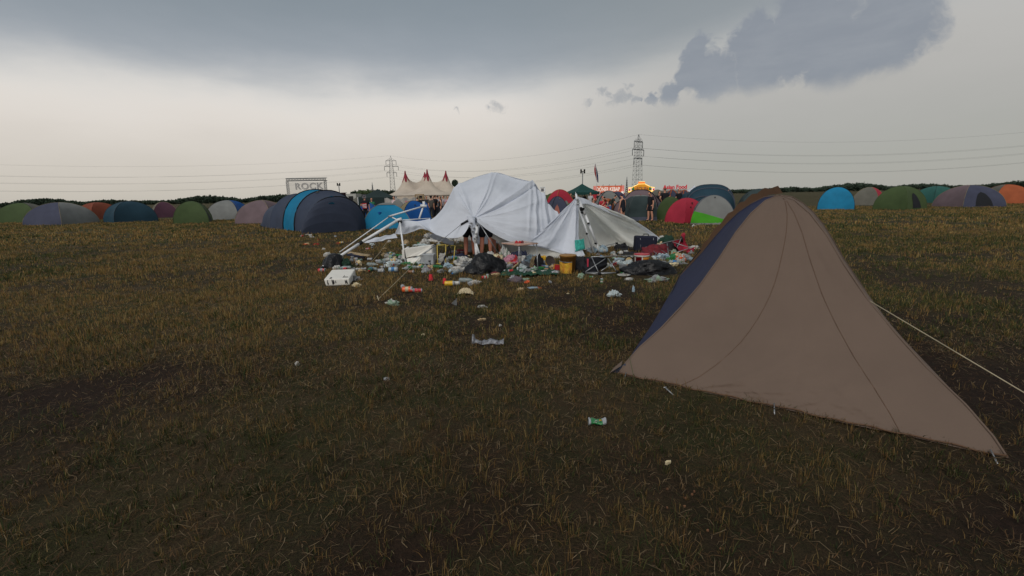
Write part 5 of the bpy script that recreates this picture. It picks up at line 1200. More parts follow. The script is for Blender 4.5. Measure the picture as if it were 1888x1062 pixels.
    mb.build('body', m, r, smooth=False); MB().box(a + Vector((0, .15, hh + .01)), (w + .03, .33, .022)).build('lid', m, r, smooth=False)
styro()
def yellow_stand():
    g = G(822, 487); r = thing('folding_stool', 'bare yellow tube stool frame standing in the litter', 'stool frame', g); m = mat('yellow_tube', (205, 180, 90), .5)
    Y = 11.0; p = lambda px, py, dy=0: P(px, py, Y + dy)
    for a, b in (((806, 452, 0), (807, 487, -.2)), ((822, 451, 0), (821.5, 487, -.3)), ((839, 453, .3), (836, 486, -.1)), ((806, 452, 0), (822, 451.5, 0)), ((822, 453, 0), (839, 453, .3)), ((804, 486, -.2), (822, 487.5, -.3)), ((822, 487.5, -.3), (843, 485, -.1))):
        A_, B_ = p(*a), p(*b); A_.z = max(A_.z, .02); B_.z = max(B_.z, .02); MB().tube([A_, B_], .012, 6).build('tube', m, r)
yellow_stand()
def strapz():
    r = thing('nylon_strap', 'tangled black strap dangling and trailing in the grass', 'strap', G(815, 500)); Y = 10.6
    pts = [P(829, 452.5, Y + .3), P(826, 458, Y + .2), P(823, 468, Y + .1), P(818, 480, Y), P(812, 492, Y - .1), P(809, 497, Y - .3)]
    def rib(pts, w, nm):
        g = [[cr1(pts, k / 23) + Vector((-w / 2 * math.cos(k * .8), w / 2 * math.sin(k * .8), 0)), cr1(pts, k / 23) + Vector((w / 2 * math.cos(k * .8), -w / 2 * math.sin(k * .8), 0))] for k in range(24)]
        solid(MB().grid([[q[j] for q in g] for j in range(2)]).build(nm, fab('black_webbing', (34, 36, 44), 0), r), .006)
    rib(pts, .06, 'strap'); rib([P(826, 453, Y + .3), P(830, 460, Y + .2), P(831, 468, Y + .2)], .05, 'strap'); rib([P(817, 483, Y), P(818, 493, Y - .2), G(819, 507)], .05, 'strap'); rib([P(815, 490, Y - .1), P(811, 500, Y - .5), G(806, 511)], .03, 'strap'); rib([P(792, 481, Y), P(794, 489, Y - .1), P(796, 496, Y - .3), G(800, 502), G(808, 501)], .025, 'strap')
    MB().box(P(789, 497, Y - .3), (.09, .04, .05), ry=.5).build('buckle', M_black, r); MB().box(P(792, 481.5, Y), (.05, .03, .03)).build('buckle', M_black, r)
strapz()

# ------------------------------------------------------------------ rubbish
CLR = {'red': (196, 44, 50), 'green': (38, 120, 66), 'white': (200, 198, 193), 'orange': (232, 100, 50), 'yellow': (226, 180, 40), 'blue': (70, 130, 190), 'silver': (160, 163, 168), 'grey': (140, 142, 144), 'brown': (140, 96, 66), 'black': (36, 36, 42),
       'pink': (206, 140, 160), 'cream': (222, 206, 168), 'clear': (200, 212, 214), 'teal': (70, 190, 176), 'purple': (104, 92, 100), 'dark green': (26, 60, 44), 'gold': (226, 176, 30), 'navy': (34, 40, 66), 'beige': (196, 170, 130), 'pale green': (150, 174, 152), 'dark red': (120, 34, 44), 'light blue': (160, 182, 196)}
def lm(c, kind='plain'):
    if kind == 'metal': return mat('can_' + c.replace(' ', '_'), CLR[c], .35, spec=.6, namp=.1, nscale=25)
    if kind == 'film': return mat('film_' + c.replace(' ', '_'), CLR[c], .3, alpha=.88 if c in ('clear', 'white', 'grey') else 1, bump=.5, bscale=40, spec=.5)
    if kind == 'clear' : return M_clear if c == 'clear' else mat('bottle_' + c.replace(' ', '_'), CLR[c], .2, alpha=.75, spec=.6)
    return mat('litter_' + c.replace(' ', '_'), CLR[c], .75, nscale=14, rgb2=tuple(v * .62 + 12 for v in CLR[c]), bump=.4)
def pose(g, yaw, lay, roll=0, lift=0):
    return Matrix.Translation(g + Vector((0, 0, lift))) @ Matrix.Rotation(yaw, 4, 'Z') @ Matrix.Rotation(lay, 4, 'Y') @ Matrix.Rotation(roll, 4, 'Z')
def can(g, label, c='silver', c2=None, yaw=0., up=False, s=1., group=None, crushed=.0, lift=0):
    r = thing('drink_can', label, 'can', g, group); R_, L = .033 * s, .118 * s
    M = pose(g, yaw, 0 if up else PI / 2, 0, (R_ * .9 if not up else 0) + lift)
    pr = [(R_ * .8, 0), (R_, .01 * s), (R_ * (1 - crushed * .5), L * .35), (R_ * (1 - crushed), L * .5), (R_, L * .82)]
    MB().lathe(pr, 14, M).build('body', lm(c, 'metal'), r); MB().lathe([(R_, L * .82), (R_ * .97, L * .93), (R_ * .82, L), (R_ * .78, L), (R_ * .74, L - .004), (R_ * .3, L - .003), (0, L - .003)], 14, M).build('top', lm('silver', 'metal'), r)
    MB().lathe([(0, L + .001), (R_ * .30, L + .001), (0, L + .0015)], 8, M @ Matrix.Translation((R_ * .3, 0, 0))).build('opening', M_black, r)
    if c2: MB().lathe([(R_ * 1.01, L * .30), (R_ * 1.01 * (1 - crushed), L * .5), (R_ * 1.012, L * .62)], 14, M).build('label', lm(c2), r)
    return r
def bottle(g, label, c='clear', cap='blue', lab='white', yaw=0., s=1., group=None, up=False, lift=0):
    r = thing('plastic_bottle', label, 'bottle', g, group); R_, L = .042 * s, .29 * s; M = pose(g, yaw, 0 if up else PI / 2, 0, (R_ * .9 if not up else 0) + lift)
    MB().lathe([(0, 0), (R_ * .75, 0), (R_, .015 * s), (R_ * .98, L * .2), (R_ * .92, L * .24), (R_, L * .28), (R_, L * .62), (R_ * .75, L * .78), (R_ * .34, L * .88), (R_ * .32, L * .93)], 14, M).build('body', lm(c, 'clear'), r)
    MB().lathe([(R_ * .36, L * .93), (R_ * .38, L * .94), (R_ * .38, L), (0, L)], 10, M).build('cap', lm(cap), r)
    if lab: MB().lathe([(R_ * 1.01, L * .30), (R_ * 1.015, L * .58)], 14, M).build('label', lm(lab), r)
    return r
def cup(g, label, c='red', yaw=0., s=1., lay=False, group=None, lift=0):
    r = thing('plastic_cup', label, 'cup', g, group); M = pose(g, yaw, PI / 2 if lay else PI, 0, .04 * s if lay else .12 * s + 0) 
    M = Matrix.Translation((0, 0, lift)) @ M
    MB().lathe([(0, 0), (.03 * s, 0), (.045 * s, .12 * s), (.048 * s, .12 * s), (.048 * s, .114 * s), (.042 * s, .112 * s), (.028 * s, .006 * s), (0, .006 * s)], 16, M).build('body', lm(c), r); return r
def crumple(name, cat, g, label, c, size, kind='film', seed=0, amp=.35, group=None, lift=0, c2=None, rz=0., det=24, sharp=1.):
    """a crumpled bag, cloth or wrapper: closed creased skin resting on the ground"""
    sharp *= .25 if kind == 'bin' else .75 if kind == 'cloth' else 1
    sx, sy, sz = size; vs = []; n1_, n2_ = det, max(10, det // 2); rr = Matrix.Rotation(rz, 3, 'Z')
    for i in range(n2_ + 1):
        th = PI * .5 * 1.25 * i / n2_
        for j in range(n1_):
            ph = 2 * PI * j / n1_; d = Vector((math.sin(th) * math.cos(ph), math.sin(th) * math.sin(ph), math.cos(th)))
            q = d * 1.6 + Vector((seed * 7.3, seed * 3.1, seed)); k = 1 + amp * (nz(q.x, q.y, q.z) * 1.2 + .8 * (abs(nz(q.x * 2.1, q.y * 2.1, q.z * 2.1)) * 2 - .5) * sharp + .25 * nz(q.x * 6, q.y * 6, q.z * 6))
            p = Vector((d.x * sx / 2 * k, d.y * sy / 2 * k, max(-.008, d.z * sz * k) if th < PI / 2 else -.008)); p = rr @ p
            vs.append(g + p + Vector((0, 0, lift)))
    fs = [(i * n1_ + j, (i + 1) * n1_ + j, (i + 1) * n1_ + (j + 1) % n1_, i * n1_ + (j + 1) % n1_) for i in range(n2_) for j in range(n1_)]
    mb = MB(); mb.add(vs, fs)
    if c2:
        for t in range(len(fs)):
            cxx = nz(vs[fs[t][0]].x * 9, vs[fs[t][0]].y * 9, vs[fs[t][0]].z * 9 + seed)
            if cxx > .08: mb.mi[t] = 1
    mats = [M_bin if kind == 'bin' else lm(c, kind) if kind in ('film', 'metal') else lm(c)] + ([lm(c2)] if c2 else [])
    o = mb.build(name, mats, None, loc=g, smooth=(kind == 'bin' or (kind == 'cloth' and max(size) > .3)))
    return tag(o, label, cat, group)
def carton(g, label, c, size, rz=0., tilt=0., group=None, c2=None, name='carton', cat='carton', lift=0, lid=True):
    r = thing(name, label, cat, g, group); o = MB().box(g + Vector((0, 0, size[2] / 2 + abs(math.sin(tilt)) * size[0] / 2 + lift)), size, rz=rz, ry=tilt).build('body', lm(c), r, smooth=False)
    if c2: MB().box(g + Vector((0, 0, size[2] / 2 + abs(math.sin(tilt)) * size[0] / 2 + lift)), (size[0] * 1.01, size[1] * .5, size[2] * 1.02), rz=rz, ry=tilt).build('label', lm(c2), r, smooth=False)
    return r
def flap(name, cat, label, corners, c, kind='plain', amp=.02, group=None, thick=.006, n=10):
    a, b, c_, d = corners; g = [[a.lerp(b, u / n).lerp(d.lerp(c_, u / n), v / n) + Vector((0, 0, amp * nz(u * .7, v * .7, a.x * 5))) for u in range(n + 1)] for v in range(n + 1)]
    o = MB().grid(g).build(name, lm(c, kind) if kind != 'raw' else c, None, loc=a); solid(o, thick); return tag(o, label, cat, group)
def S(py): return G(944, py).y / FPX          # metres per photo pixel at that row

# big bags
gb = G(893, 505); crumple('rubbish_bag', 'rubbish bag', gb + Vector((0, .25, 0)), 'round shiny black bin bag before the canopy leg', 'black', (.84, .62, .37), 'bin', 3, .22, det=64)
gb = G(1204, 509); crumple('rubbish_bag', 'rubbish bag', gb + Vector((0, .3, 0)), 'big torn black bin bag in front of the red paint bucket', 'black', (1.05, .52, .27), 'bin', 11, .30, det=72)
gb = G(612, 495); crumple('rubbish_bag', 'rubbish bag', gb + Vector((-.06, .3, 0)), 'navy black bin bag beside the fallen white leg', 'navy', (.50, .5, .32), 'bin', 5, .14, det=48)
crumple('rubbish_bag', 'rubbish bag', G(1172, 505) + Vector((0, -.02, 0)), 'silver grey film scrap stuck on the torn bin bag', 'grey', (.17, .10, .11), 'film', 8, .5)
crumple('garment', 'garment', G(1232, 452) + Vector((0, .2, 0)), 'dark green jacket dumped at the tip of the white cloth', 'dark green', (.50, .5, .25), 'cloth', 9, .3, det=40)
crumple('rubbish_bag', 'plastic bag', G(1216, 456) + Vector((0, 0, .0)), 'olive pale bag right of the suitcase', 'beige', (.22, .2, .15), 'film', 14, .35)
crumple('rubbish_bag', 'plastic bag', G(1221, 440), 'white crumpled bag behind the dark green jacket', 'white', (.22, .2, .10), 'film', 15, .35)
crumple('rubbish_bag', 'plastic bag', G(1211, 518) , 'clear bag with a green patch in front of the torn bin bag', 'grey', (.36, .2, .09), 'film', 16, .4, c2='pale green')
crumple('rubbish_bag', 'plastic bag', G(1132, 545), 'pale clear bag alone in the grass right of centre', 'clear', (.20, .14, .075), 'film', 17, .5)
crumple('rubbish_bag', 'plastic bag', G(1168, 537), 'light blue bottle neck wrapper standing in the grass', 'light blue', (.05, .05, .085), 'film', 18, .3)
crumple('rubbish_bag', 'plastic bag', G(724, 561), 'white bag with lime print near the guy rope end', 'white', (.20, .12, .065), 'film', 19, .4, c2='pale green', rz=-.3)
crumple('rubbish_bag', 'plastic bag', G(604, 473), 'pale crumpled bag left of the navy bin bag', 'white', (.22, .18, .12), 'film', 20, .35)
crumple('rubbish_bag', 'plastic bag', G(656, 517) , 'grey crumpled bag beside the scribbled foam lid', 'grey', (.22, .16, .09), 'film', 21, .5); crumple('rubbish_bag', 'plastic bag', G(657, 527), 'small cream bag just below the grey one by the foam lid', 'cream', (.17, .12, .05), 'film', 22, .5)
crumple('rubbish_bag', 'plastic bag', G(725, 491), 'large clear bag at the foot of the bottle heap', 'clear', (.36, .25, .14), 'film', 23, .35)
# foil strip
def foil():
    a, b = G(870, 636), G(929, 637); n = 26; g = []
    for k in range(n):
        t = k / (n - 1); c = a.lerp(b, t); hgt = .05 * (.25 + .75 * abs(math.cos(t * 5.2))) * (1.7 if t < .08 or t > .85 else .8)
        g.append([c + Vector((0, .05 * nz(t * 4, 1), .012)), c + Vector((.01 * nz(t * 9, 2), .04, hgt * .7 + .01)), c + Vector((.015 * nz(t * 9, 5), .075 + .03 * nz(t * 6), hgt + .01 + .02 * nz(t * 12, 3)))])
    o = MB().grid([[q[j] for q in g] for j in range(3)]).build('foil_scrap', [mat('film_foil', (150, 152, 158), .35, nscale=30, rgb2=(50, 44, 48), bump=.5)], None, loc=a)
    solid(o, .004); tag(o, 'torn silver grey film strip lying across the bare middle of the field', 'film scrap')
foil()
# crushed green can in the foreground
def crushed():
    g = G(1102, 785); r = thing('drink_can', 'flattened green and silver can alone in the foreground grass', 'can', g); L, R_ = .125, .030
    gg = []; n = 20
    for i in range(25):
        t = i / 24; fl = .42 + .45 * abs(2 * t - 1) ** 2; by = .012 * math.sin(t * 7)
        gg.append([g + Vector(((t - .5) * L, .02 + by + math.cos(a) * R_ * 1.15 * (1 if .03 < t < .97 else .8), .022 + math.sin(a) * R_ * fl * (1 if .03 < t < .97 else .8) + .006 * nz(t * 9, a))) for a in [2 * PI * j / n for j in range(n + 1)]])
    mb = MB(); mb.grid(gg[0:25]); mb.build('body', [lm('green', 'metal')], r)
    for i0, i1 in ((0, 4), (18, 25)):
        MB().grid([[q + Vector((0, -.001, .001)) for q in row] for row in gg[i0:i1]]).build('end', lm('silver', 'metal'), r)
    for t0 in (.40, .62): MB().tube([g + Vector(((t0 - .5) * L + .009 * math.cos(a), -.006, .036 + .007 * math.sin(a))) for a in [2 * PI * k / 10 for k in range(11)]], .0022, 4).build('emblem', lm('white'), r)
    MB().box(g + Vector((.018, -.004, .045)), (.018, .012, .003)).build('label', lm('yellow'), r)
crushed()
# named cans, bottles and cups
can(G(742, 531), 'silver can with yellow scrap on the guy rope line', 'silver', yaw=-1.2, s=1.1)
can(G(742, 538.5), 'bright orange can lying left of the red ones', 'orange', 'cream', yaw=.05, s=1.5)
can(G(757, 538.5), 'red can next to the bright orange can', 'red', 'silver', yaw=.1, s=1.0); can(G(766, 539), 'red can at the right end of the orange can row', 'red', yaw=.15, s=1.0)
cup(G(794.5, 517), 'upturned red cup in the grass before the strap', 'red', s=1.0); cup(G(820, 523), 'smaller red cup left of the yellow can', 'red', s=.85)
can(G(820, 527.5), 'yellow can lying flat before the bin bag', 'yellow', yaw=.1, s=1.5); can(G(834, 526), 'white can end to end with the yellow can', 'white', yaw=.05, s=1.2)
bottle(G(847, 520), 'clear blueish bottle with yellow cap in front of the bin bag', 'clear', 'yellow', None, yaw=-.25, s=1.05); can(G(866, 525), 'silver can open end towards the viewer below the clear bottle', 'silver', yaw=-1.4, s=1.0)
can(G(888, 515), 'red can just before the round bin bag', 'red', 'white', yaw=.5, s=1.05); can(G(899, 514), 'small pale green can right of the red one at the bin bag', 'pale green', up=True, s=.8)
def bread():
    g = G(857.5, 543); r = thing('waffle_iron_pad', 'cream ribbed pad lying domed in the grass', 'ribbed pad', g); w, hh = .285 * .98, .10; gg = []
    for i in range(29):
        u = i / 28; row = []
        for j in range(12):
            v = j / 11; z = hh * math.sqrt(max(0, 1 - (2 * u - 1) ** 2)) ** .8 * math.sin(PI * (.5 + .5 * (1 - v))) ** .6 if False else hh * (max(0, 1 - abs(2 * u - 1) ** 2.5)) * math.sin(PI * (v * .85 + .08))
            row.append(g + Vector(((u - .5) * w, -.02 + v * .18, z + .006 * math.sin(u * 70))))
        gg.append(row)
    MB().grid(gg).build('pad', mat('ribbed_cream', (222, 208, 172), .8, nscale=30), r)
    rb = MB()
    for k in range(10):
        i = 2 + k * 25 // 10; rb.tube([q + Vector((0, -.001, .004)) for q in gg[i]], .003, 4)
    rb.build('rib', lm('brown'), r)
bread()
flap('plastic_shard', 'plastic shard', 'grey blue plastic shard standing up below the ribbed pad', [G(832, 560), G(842, 564), P(842, 549, G(842, 564).y), P(841, 551, G(842, 564).y)], 'grey', 'film', .01)
crumple('wrapper', 'wrapper', G(889, 565.5), 'blue and white wrapper lying flat in the middle of the field', 'white', (.13, .06, .02), 'film', 31, .5, c2='teal'); crumple('wrapper', 'wrapper', G(889, 590), 'brown paper scrap above the torn film strip', 'beige', (.10, .06, .025), 'cloth', 32, .5); crumple('wrapper', 'wrapper', G(922, 600), 'tiny white scrap right of the brown paper scrap', 'white', (.035, .03, .015), 'cloth', 33, .4)
crumple('wrapper', 'wrapper', G(780.5, 618), 'tiny white paper scrap in the left middle grass', 'cream', (.045, .03, .022), 'cloth', 34, .4); crumple('wrapper', 'wrapper', G(713, 699), 'pale scrap in the lower left grass', 'silver', (.05, .03, .015), 'film', 35, .5)
crumple('wrapper', 'wrapper', G(1231, 853), 'white leaf like paper scrap in the near right foreground', 'cream', (.040, .018, .012), 'film', 36, .7, rz=.5, det=9); crumple('wrapper', 'wrapper', G(548, 672), 'white scrap at the far left in the middle ground', 'white', (.04, .03, .03), 'cloth', 37, .4)
crumple('wrapper', 'wrapper', G(985, 531), 'blue and orange wrapper in the grass below the table', 'light blue', (.22, .08, .02), 'cloth', 38, .4, c2='orange'); crumple('wrapper', 'wrapper', G(960, 535), 'brownish clear cup remains left of the blue and orange wrapper', 'beige', (.11, .07, .035), 'film', 39, .5)
crumple('wrapper', 'wrapper', G(911, 536), 'dark scrap in the grass right of the ribbed pad', 'black', (.10, .06, .03), 'cloth', 40, .4); crumple('wrapper', 'wrapper', G(1047, 542), 'tiny cream scrap between wrapper and pale clear bag', 'cream', (.05, .03, .015), 'cloth', 41, .4)
crumple('garment', 'garment', G(953, 520) , 'faded mauve sock bundle in front of the green tarp', 'purple', (.34, .18, .10), 'cloth', 42, .4, rz=-.3); crumple('wrapper', 'wrapper', G(968, 518), 'green and white packet in front of the green tarp', 'pale green', (.20, .1, .05), 'cloth', 43, .4, c2='white', rz=.2); crumple('wrapper', 'wrapper', G(972, 522), 'orange crisp packet corner beneath the green and white packet', 'orange', (.10, .07, .05), 'film', 44, .4)
# green tarp and heap beneath the table
tp = [G(922, 511), G(1030, 508.5), G(1022, 499), G(930, 496)]
gg = [[tp[0].lerp(tp[1], u / 40).lerp(tp[3].lerp(tp[2], u / 40), v / 14) + Vector((0, 0, .035 + .045 * nz(u * .45, v * .5, 2) + .02 * nz(u * 1.3, v * 1.1, 4))) for u in range(41)] for v in range(15)]
tag(solid(MB().grid(gg).build('tarpaulin', fab('green_tarp', (28, 78, 56), 0, rough=.6, bump=.5), None, loc=tp[0]), .01), 'crumpled dark green tarpaulin spread under the table', 'tarpaulin')
H = [('garment', 'garment', (905, 484), 'white shirt heap right behind the round bin bag', 'white', (.42, .35, .22), 'cloth', None), ('garment', 'garment', (917, 488), 'cream cloth with brown print draped by the table', 'cream', (.38, .3, .24), 'cloth', 'brown'),
     ('rubbish_bag', 'plastic bag', (932, 484), 'white bag with green print peaking beside the table leg', 'white', (.26, .25, .32), 'film', 'pale green'), ('garment', 'garment', (943, 489), 'pink patterned blanket bundle under the table', 'pink', (.46, .35, .20), 'cloth', 'red'),
     ('garment', 'garment', (958, 480), 'navy garment with a yellow badge under the table', 'navy', (.5, .3, .22), 'cloth', None), ('garment', 'garment', (966, 484), 'white crumpled cloth behind the table legs', 'white', (.38, .3, .16), 'cloth', None),
     ('rubbish_bag', 'plastic bag', (980, 491), 'pale blue silver sack at the right table leg', 'light blue', (.36, .3, .26), 'film', 'silver'), ('wrapper', 'wrapper', (985, 493), 'tan paper bag held inside the silver sack', 'beige', (.17, .15, .23), 'cloth', None),
     ('garment', 'garment', (994, 494), 'black cloth crumpled behind the right table leg', 'black', (.26, .25, .25), 'cloth', None), ('wrapper', 'wrapper', (1003, 489), 'shiny gold foil bag beside the table', 'gold', (.18, .14, .21), 'metal', None),
     ('rubbish_bag', 'plastic bag', (963, 501), 'clear crumpled bag below the table middle', 'clear', (.22, .18, .14), 'film', None), ('rubbish_bag', 'plastic bag', (976, 503), 'grey crumpled bag at the edge of the tarp', 'grey', (.26, .16, .08), 'film', None),
     ('wrapper', 'wrapper', (1003, 503), 'white crinkled paper on the tarp right of the table', 'white', (.24, .10, .05), 'cloth', None), ('wrapper', 'wrapper', (984, 507), 'beige bread slice like scrap at the front of the tarp', 'cream', (.12, .08, .06), 'cloth', None),
     ('wrapper', 'wrapper', (925, 497), 'salmon packet squeezed between bin bag and tarp', 'orange', (.08, .08, .12), 'cloth', None), ('rubbish_bag', 'plastic bag', (1001, 498), 'dark red scrap bundle right of the black cloth', 'dark red', (.14, .12, .09), 'cloth', None),
     ('garment', 'garment', (1066, 500), 'black cloth heap between brown bucket and toppled chair', 'black', (.36, .3, .28), 'cloth', None), ('garment', 'garment', (1085, 458), 'dark red backpack heap behind the teal tub', 'dark red', (.3, .3, .22), 'cloth', 'black'),
     ('garment', 'garment', (1095, 466), 'grey blue bundle at the foot of the crossed legs', 'grey', (.35, .25, .15), 'film', 'light blue'), ('garment', 'garment', (1148, 463), 'black bag lying flat left of the suitcase', 'black', (.55, .4, .17), 'cloth', None),
     ('rubbish_bag', 'plastic bag', (1112, 465), 'clear bottle wrap bundle right of the crossed legs', 'clear', (.3, .25, .16), 'film', 'light blue'), ('rubbish_bag', 'plastic bag', (1160, 495), 'clear bag left of the yellow fruit carton', 'clear', (.30, .2, .15), 'film', None),
     ('garment', 'garment', (1160, 470), 'flat black folded mat left of the suitcase base', 'black', (.7, .3, .07), 'cloth', None), ('garment', 'garment', (1212, 470), 'maroon cloth heap beneath the red chair frame', 'dark red', (.7, .5, .22), 'cloth', None), ('garment', 'garment', (1238, 463), 'black bag beneath the red chair', 'black', (.5, .3, .25), 'cloth', None),
     ('rubbish_bag', 'plastic bag', (1222, 480), 'clear crumpled bag behind the torn bin bag', 'clear', (.45, .25, .13), 'film', 'light blue'), ('wrapper', 'wrapper', (1243, 481), 'glossy green plastic sheet right of the torn bin bag', 'green', (.30, .2, .11), 'film', None), ('wrapper', 'wrapper', (1256, 483), 'white and orange shopping bag at the right', 'white', (.26, .2, .16), 'film', 'orange'), ('wrapper', 'wrapper', (1245, 472), 'small orange packet above the green sheet', 'orange', (.12, .1, .09), 'cloth', 'white'),
     ('wrapper', 'wrapper', (1231, 460), 'yellow orange packet under the chair frame', 'yellow', (.10, .08, .07), 'cloth', 'orange'), ('rubbish_bag', 'plastic bag', (1266, 479), 'grey film bag farthest right beside the beige tent', 'grey', (.25, .2, .12), 'film', None), ('wrapper', 'wrapper', (1280, 459), 'grey white rag beyond the red chair', 'white', (.35, .2, .08), 'cloth', None),
     ('garment', 'garment', (818, 446), 'large white sheet crumpled on the ground behind the foam box', 'white', (1.15, .7, .30), 'cloth', None), ('garment', 'garment', (853, 444), 'white sheet heap left of the bending people', 'white', (.72, .5, .36), 'cloth', None), ('rubbish_bag', 'plastic bag', (783, 452), 'round white bag left of the crumpled sheet', 'white', (.30, .26, .20), 'film', None), ('rubbish_bag', 'plastic bag', (789, 438), 'white bag with grey base farther behind the sheet', 'white', (.32, .3, .16), 'film', 'grey'),
     ('rubbish_bag', 'plastic bag', (775, 455), 'flat pale plastic sheet behind the foam box', 'clear', (.6, .3, .08), 'film', None), ('wrapper', 'wrapper', (749, 452), 'tan cardboard scrap standing left behind the foam box', 'beige', (.22, .15, .16), 'cloth', None), ('garment', 'garment', (848, 478), 'black trousers dumped left of the canopy leg', 'navy', (.5, .3, .12), 'cloth', None), ('garment', 'garment', (845, 468), 'dark red striped rug left of the bending legs', 'dark red', (.6, .3, .10), 'cloth', 'grey'),
     ('rubbish_bag', 'plastic bag', (816, 486), 'white sack inside the yellow stool frame', 'white', (.24, .2, .2), 'film', None), ('rubbish_bag', 'plastic bag', (825, 494), 'light blue bag just before the yellow stool', 'light blue', (.24, .18, .10), 'film', None), ('rubbish_bag', 'plastic bag', (855, 491), 'white torn bag left of the round bin bag', 'white', (.42, .3, .19), 'film', 'grey'), ('rubbish_bag', 'plastic bag', (846, 501), 'crumpled white and black paper before the torn bag', 'white', (.36, .2, .11), 'cloth', 'grey'),
     ('rubbish_bag', 'plastic bag', (862, 503), 'clear bottle bag touching the left of the round bin bag', 'clear', (.14, .12, .10), 'film', None), ('rubbish_bag', 'plastic bag', (772, 488), 'clear crumpled bag left of the grey tub', 'clear', (.2, .2, .15), 'film', None), ('wrapper', 'wrapper', (750, 489), 'shiny green bag at the foot of the left thin leg', 'green', (.30, .15, .07), 'film', None), ('wrapper', 'wrapper', (755, 485), 'dark red packet above the shiny green bag', 'dark red', (.14, .1, .09), 'cloth', 'black'),
     ('rubbish_bag', 'plastic bag', (661, 489), 'cream food tray remains right of the navy bin bag', 'cream', (.17, .13, .10), 'cloth', 'brown'), ('rubbish_bag', 'plastic bag', (637, 492), 'dark green crate remains behind the cans by the navy bag', 'dark green', (.28, .2, .17), 'cloth', None), ('rubbish_bag', 'plastic bag', (628, 484), 'sage green bag hanging by the fallen leg joint', 'pale green', (.11, .12, .20), 'film', None)]
sd_ = 50
for nm, ct, (px, py), lab, c, sz, kd, c2 in H:
    sd_ += 1; g = G(px, py); crumple(nm, ct, g + Vector((0, sz[1] * .3, 0)), lab, c, (sz[0], sz[1], sz[2] * 1.05), kd, sd_, .33, c2=c2, rz=.3 * math.sin(sd_), det=34)
# wok, bowls, cartons, tubs
g = G(1014, 492); r = thing('pan', 'round black and brown pan lying on edge right of the gold bag', 'pan', g); MB().lathe([(0, 0), (.09, .0), (.125, .03), (.128, .03), (.092, -.006), (0, -.006)], 24, Matrix.Translation(g + Vector((0, .1, .11))) @ Matrix.Rotation(1.1, 4, 'X') @ Matrix.Rotation(.5, 4, 'Y')).build('dish', mat('burnt_pan', (70, 60, 54), .5), r); MB().tube([g + Vector((-.08, .1, .05)), g + Vector((-.2, .08, .02))], .008, 5).build('handle', M_black, r)
flap('cushion_pad', 'pad', 'curved tan foam pad with dark underside beneath the table', [G(941, 499) + Vector((0, 0, .02)), P(959, 482, 9.75), P(962, 490, 9.85), G(950, 499) + Vector((0, .12, .03))], 'beige', 'plain', .03, thick=.03)
o = flap('plastic_tub', 'tub', 'teal plastic tub peeking from behind the white cloth edge', [P(1061, 462, 12.05), P(1078, 458, 12.15), P(1075, 441, 12.15), P(1060, 443, 12.1)], 'teal', 'plain', .0, thick=.03)
tr_ = [P(1060, 463, 12.0), P(1078.5, 458.5, 12.1), P(1075.5, 440, 12.1)]; MB().tube(tr_, .014, 6).build('rim', lm('teal'), o)
carton(G(1161, 497), 'yellow and orange fruit juice carton with green print', 'yellow', (.20, .10, .10), .15, -.1, c2='orange'); carton(G(1151, 499.5) + Vector((.0, .1, 0)), 'grey white carton half behind the juice carton', 'grey', (.13, .1, .12), .4)
carton(G(1027, 499), 'red packet with a yellow stripe beside the brown bucket', 'red', (.13, .1, .12), .2, .2, c2='yellow'); carton(G(1013, 499), 'long cream and orange packet left of the red packet', 'cream', (.24, .08, .03), .15, .1, c2='orange')
carton(G(658, 479) + Vector((0, .05, 0)), 'flat brown and navy board tilted over the rubbish at the left', 'navy', (.46, .26, .04), -.08, .14, name='board', cat='board', lift=.06); flap('board', 'board', 'tan lid lying on the tilted navy board', [G(640, 478) + Vector((0, 0, .16)), G(679, 480) + Vector((0, 0, .10)), G(679, 480) + Vector((0, .26, .11)), G(640, 478) + Vector((0, .28, .17))], 'beige', 'plain', .01, thick=.012)
carton(G(866, 466) + Vector((0, .1, 0)), 'tall white foam panel standing left of the bending legs', 'white', (.34, .06, .33), .1, 0, name='foam_slab', cat='foam slab')
r = thing('paper_plate', 'white paper plate with a green scrap by the toppled chair', 'plate', G(1150, 509)); MB().lathe([(0, .01), (.09, .01), (.13, .03), (.132, .028), (.09, .004), (0, .004)], 22, Matrix.Translation(G(1150, 509))).build('plate', lm('white'), r); crumple('wrapper', 'wrapper', G(1153, 506), 'green and white wrapper lying on the paper plate', 'green', (.15, .1, .07), 'film', 66, .4, c2='white', lift=.02)
for k, (px, py, c, l) in enumerate([(952, 447.0, 'red', 'small red can on the left of the table top'), (958.5, 447.3, 'red', 'crumpled red packet at the middle of the table top'), (963, 447.2, 'dark red', 'dark red packet at the right of the middle on the table')]):
    q = P(px, 448.3, 9.75); q.z = tc_[0].z; crumple('wrapper', 'wrapper', q, l, c, (.07, .06, .05), 'film', 80 + k, .3)
can(P(589, 501, 10.4) * 1.0 + Vector((0, 0, 0)) if False else G(587, 502), 'red can skewered at the end of the fallen leg', 'red', 'silver', yaw=.1, s=1.4)
can(G(717, 501.5), 'light blue can lying in front of the bottle heap', 'light blue', 'blue', yaw=.1, s=1.7); can(G(753, 504), 'brown can with silver end left of the buckled strap', 'brown', yaw=-.2, s=1.1); can(G(774, 493), 'yellow can with black opening before the grey tub', 'yellow', yaw=-.9, s=1.2)
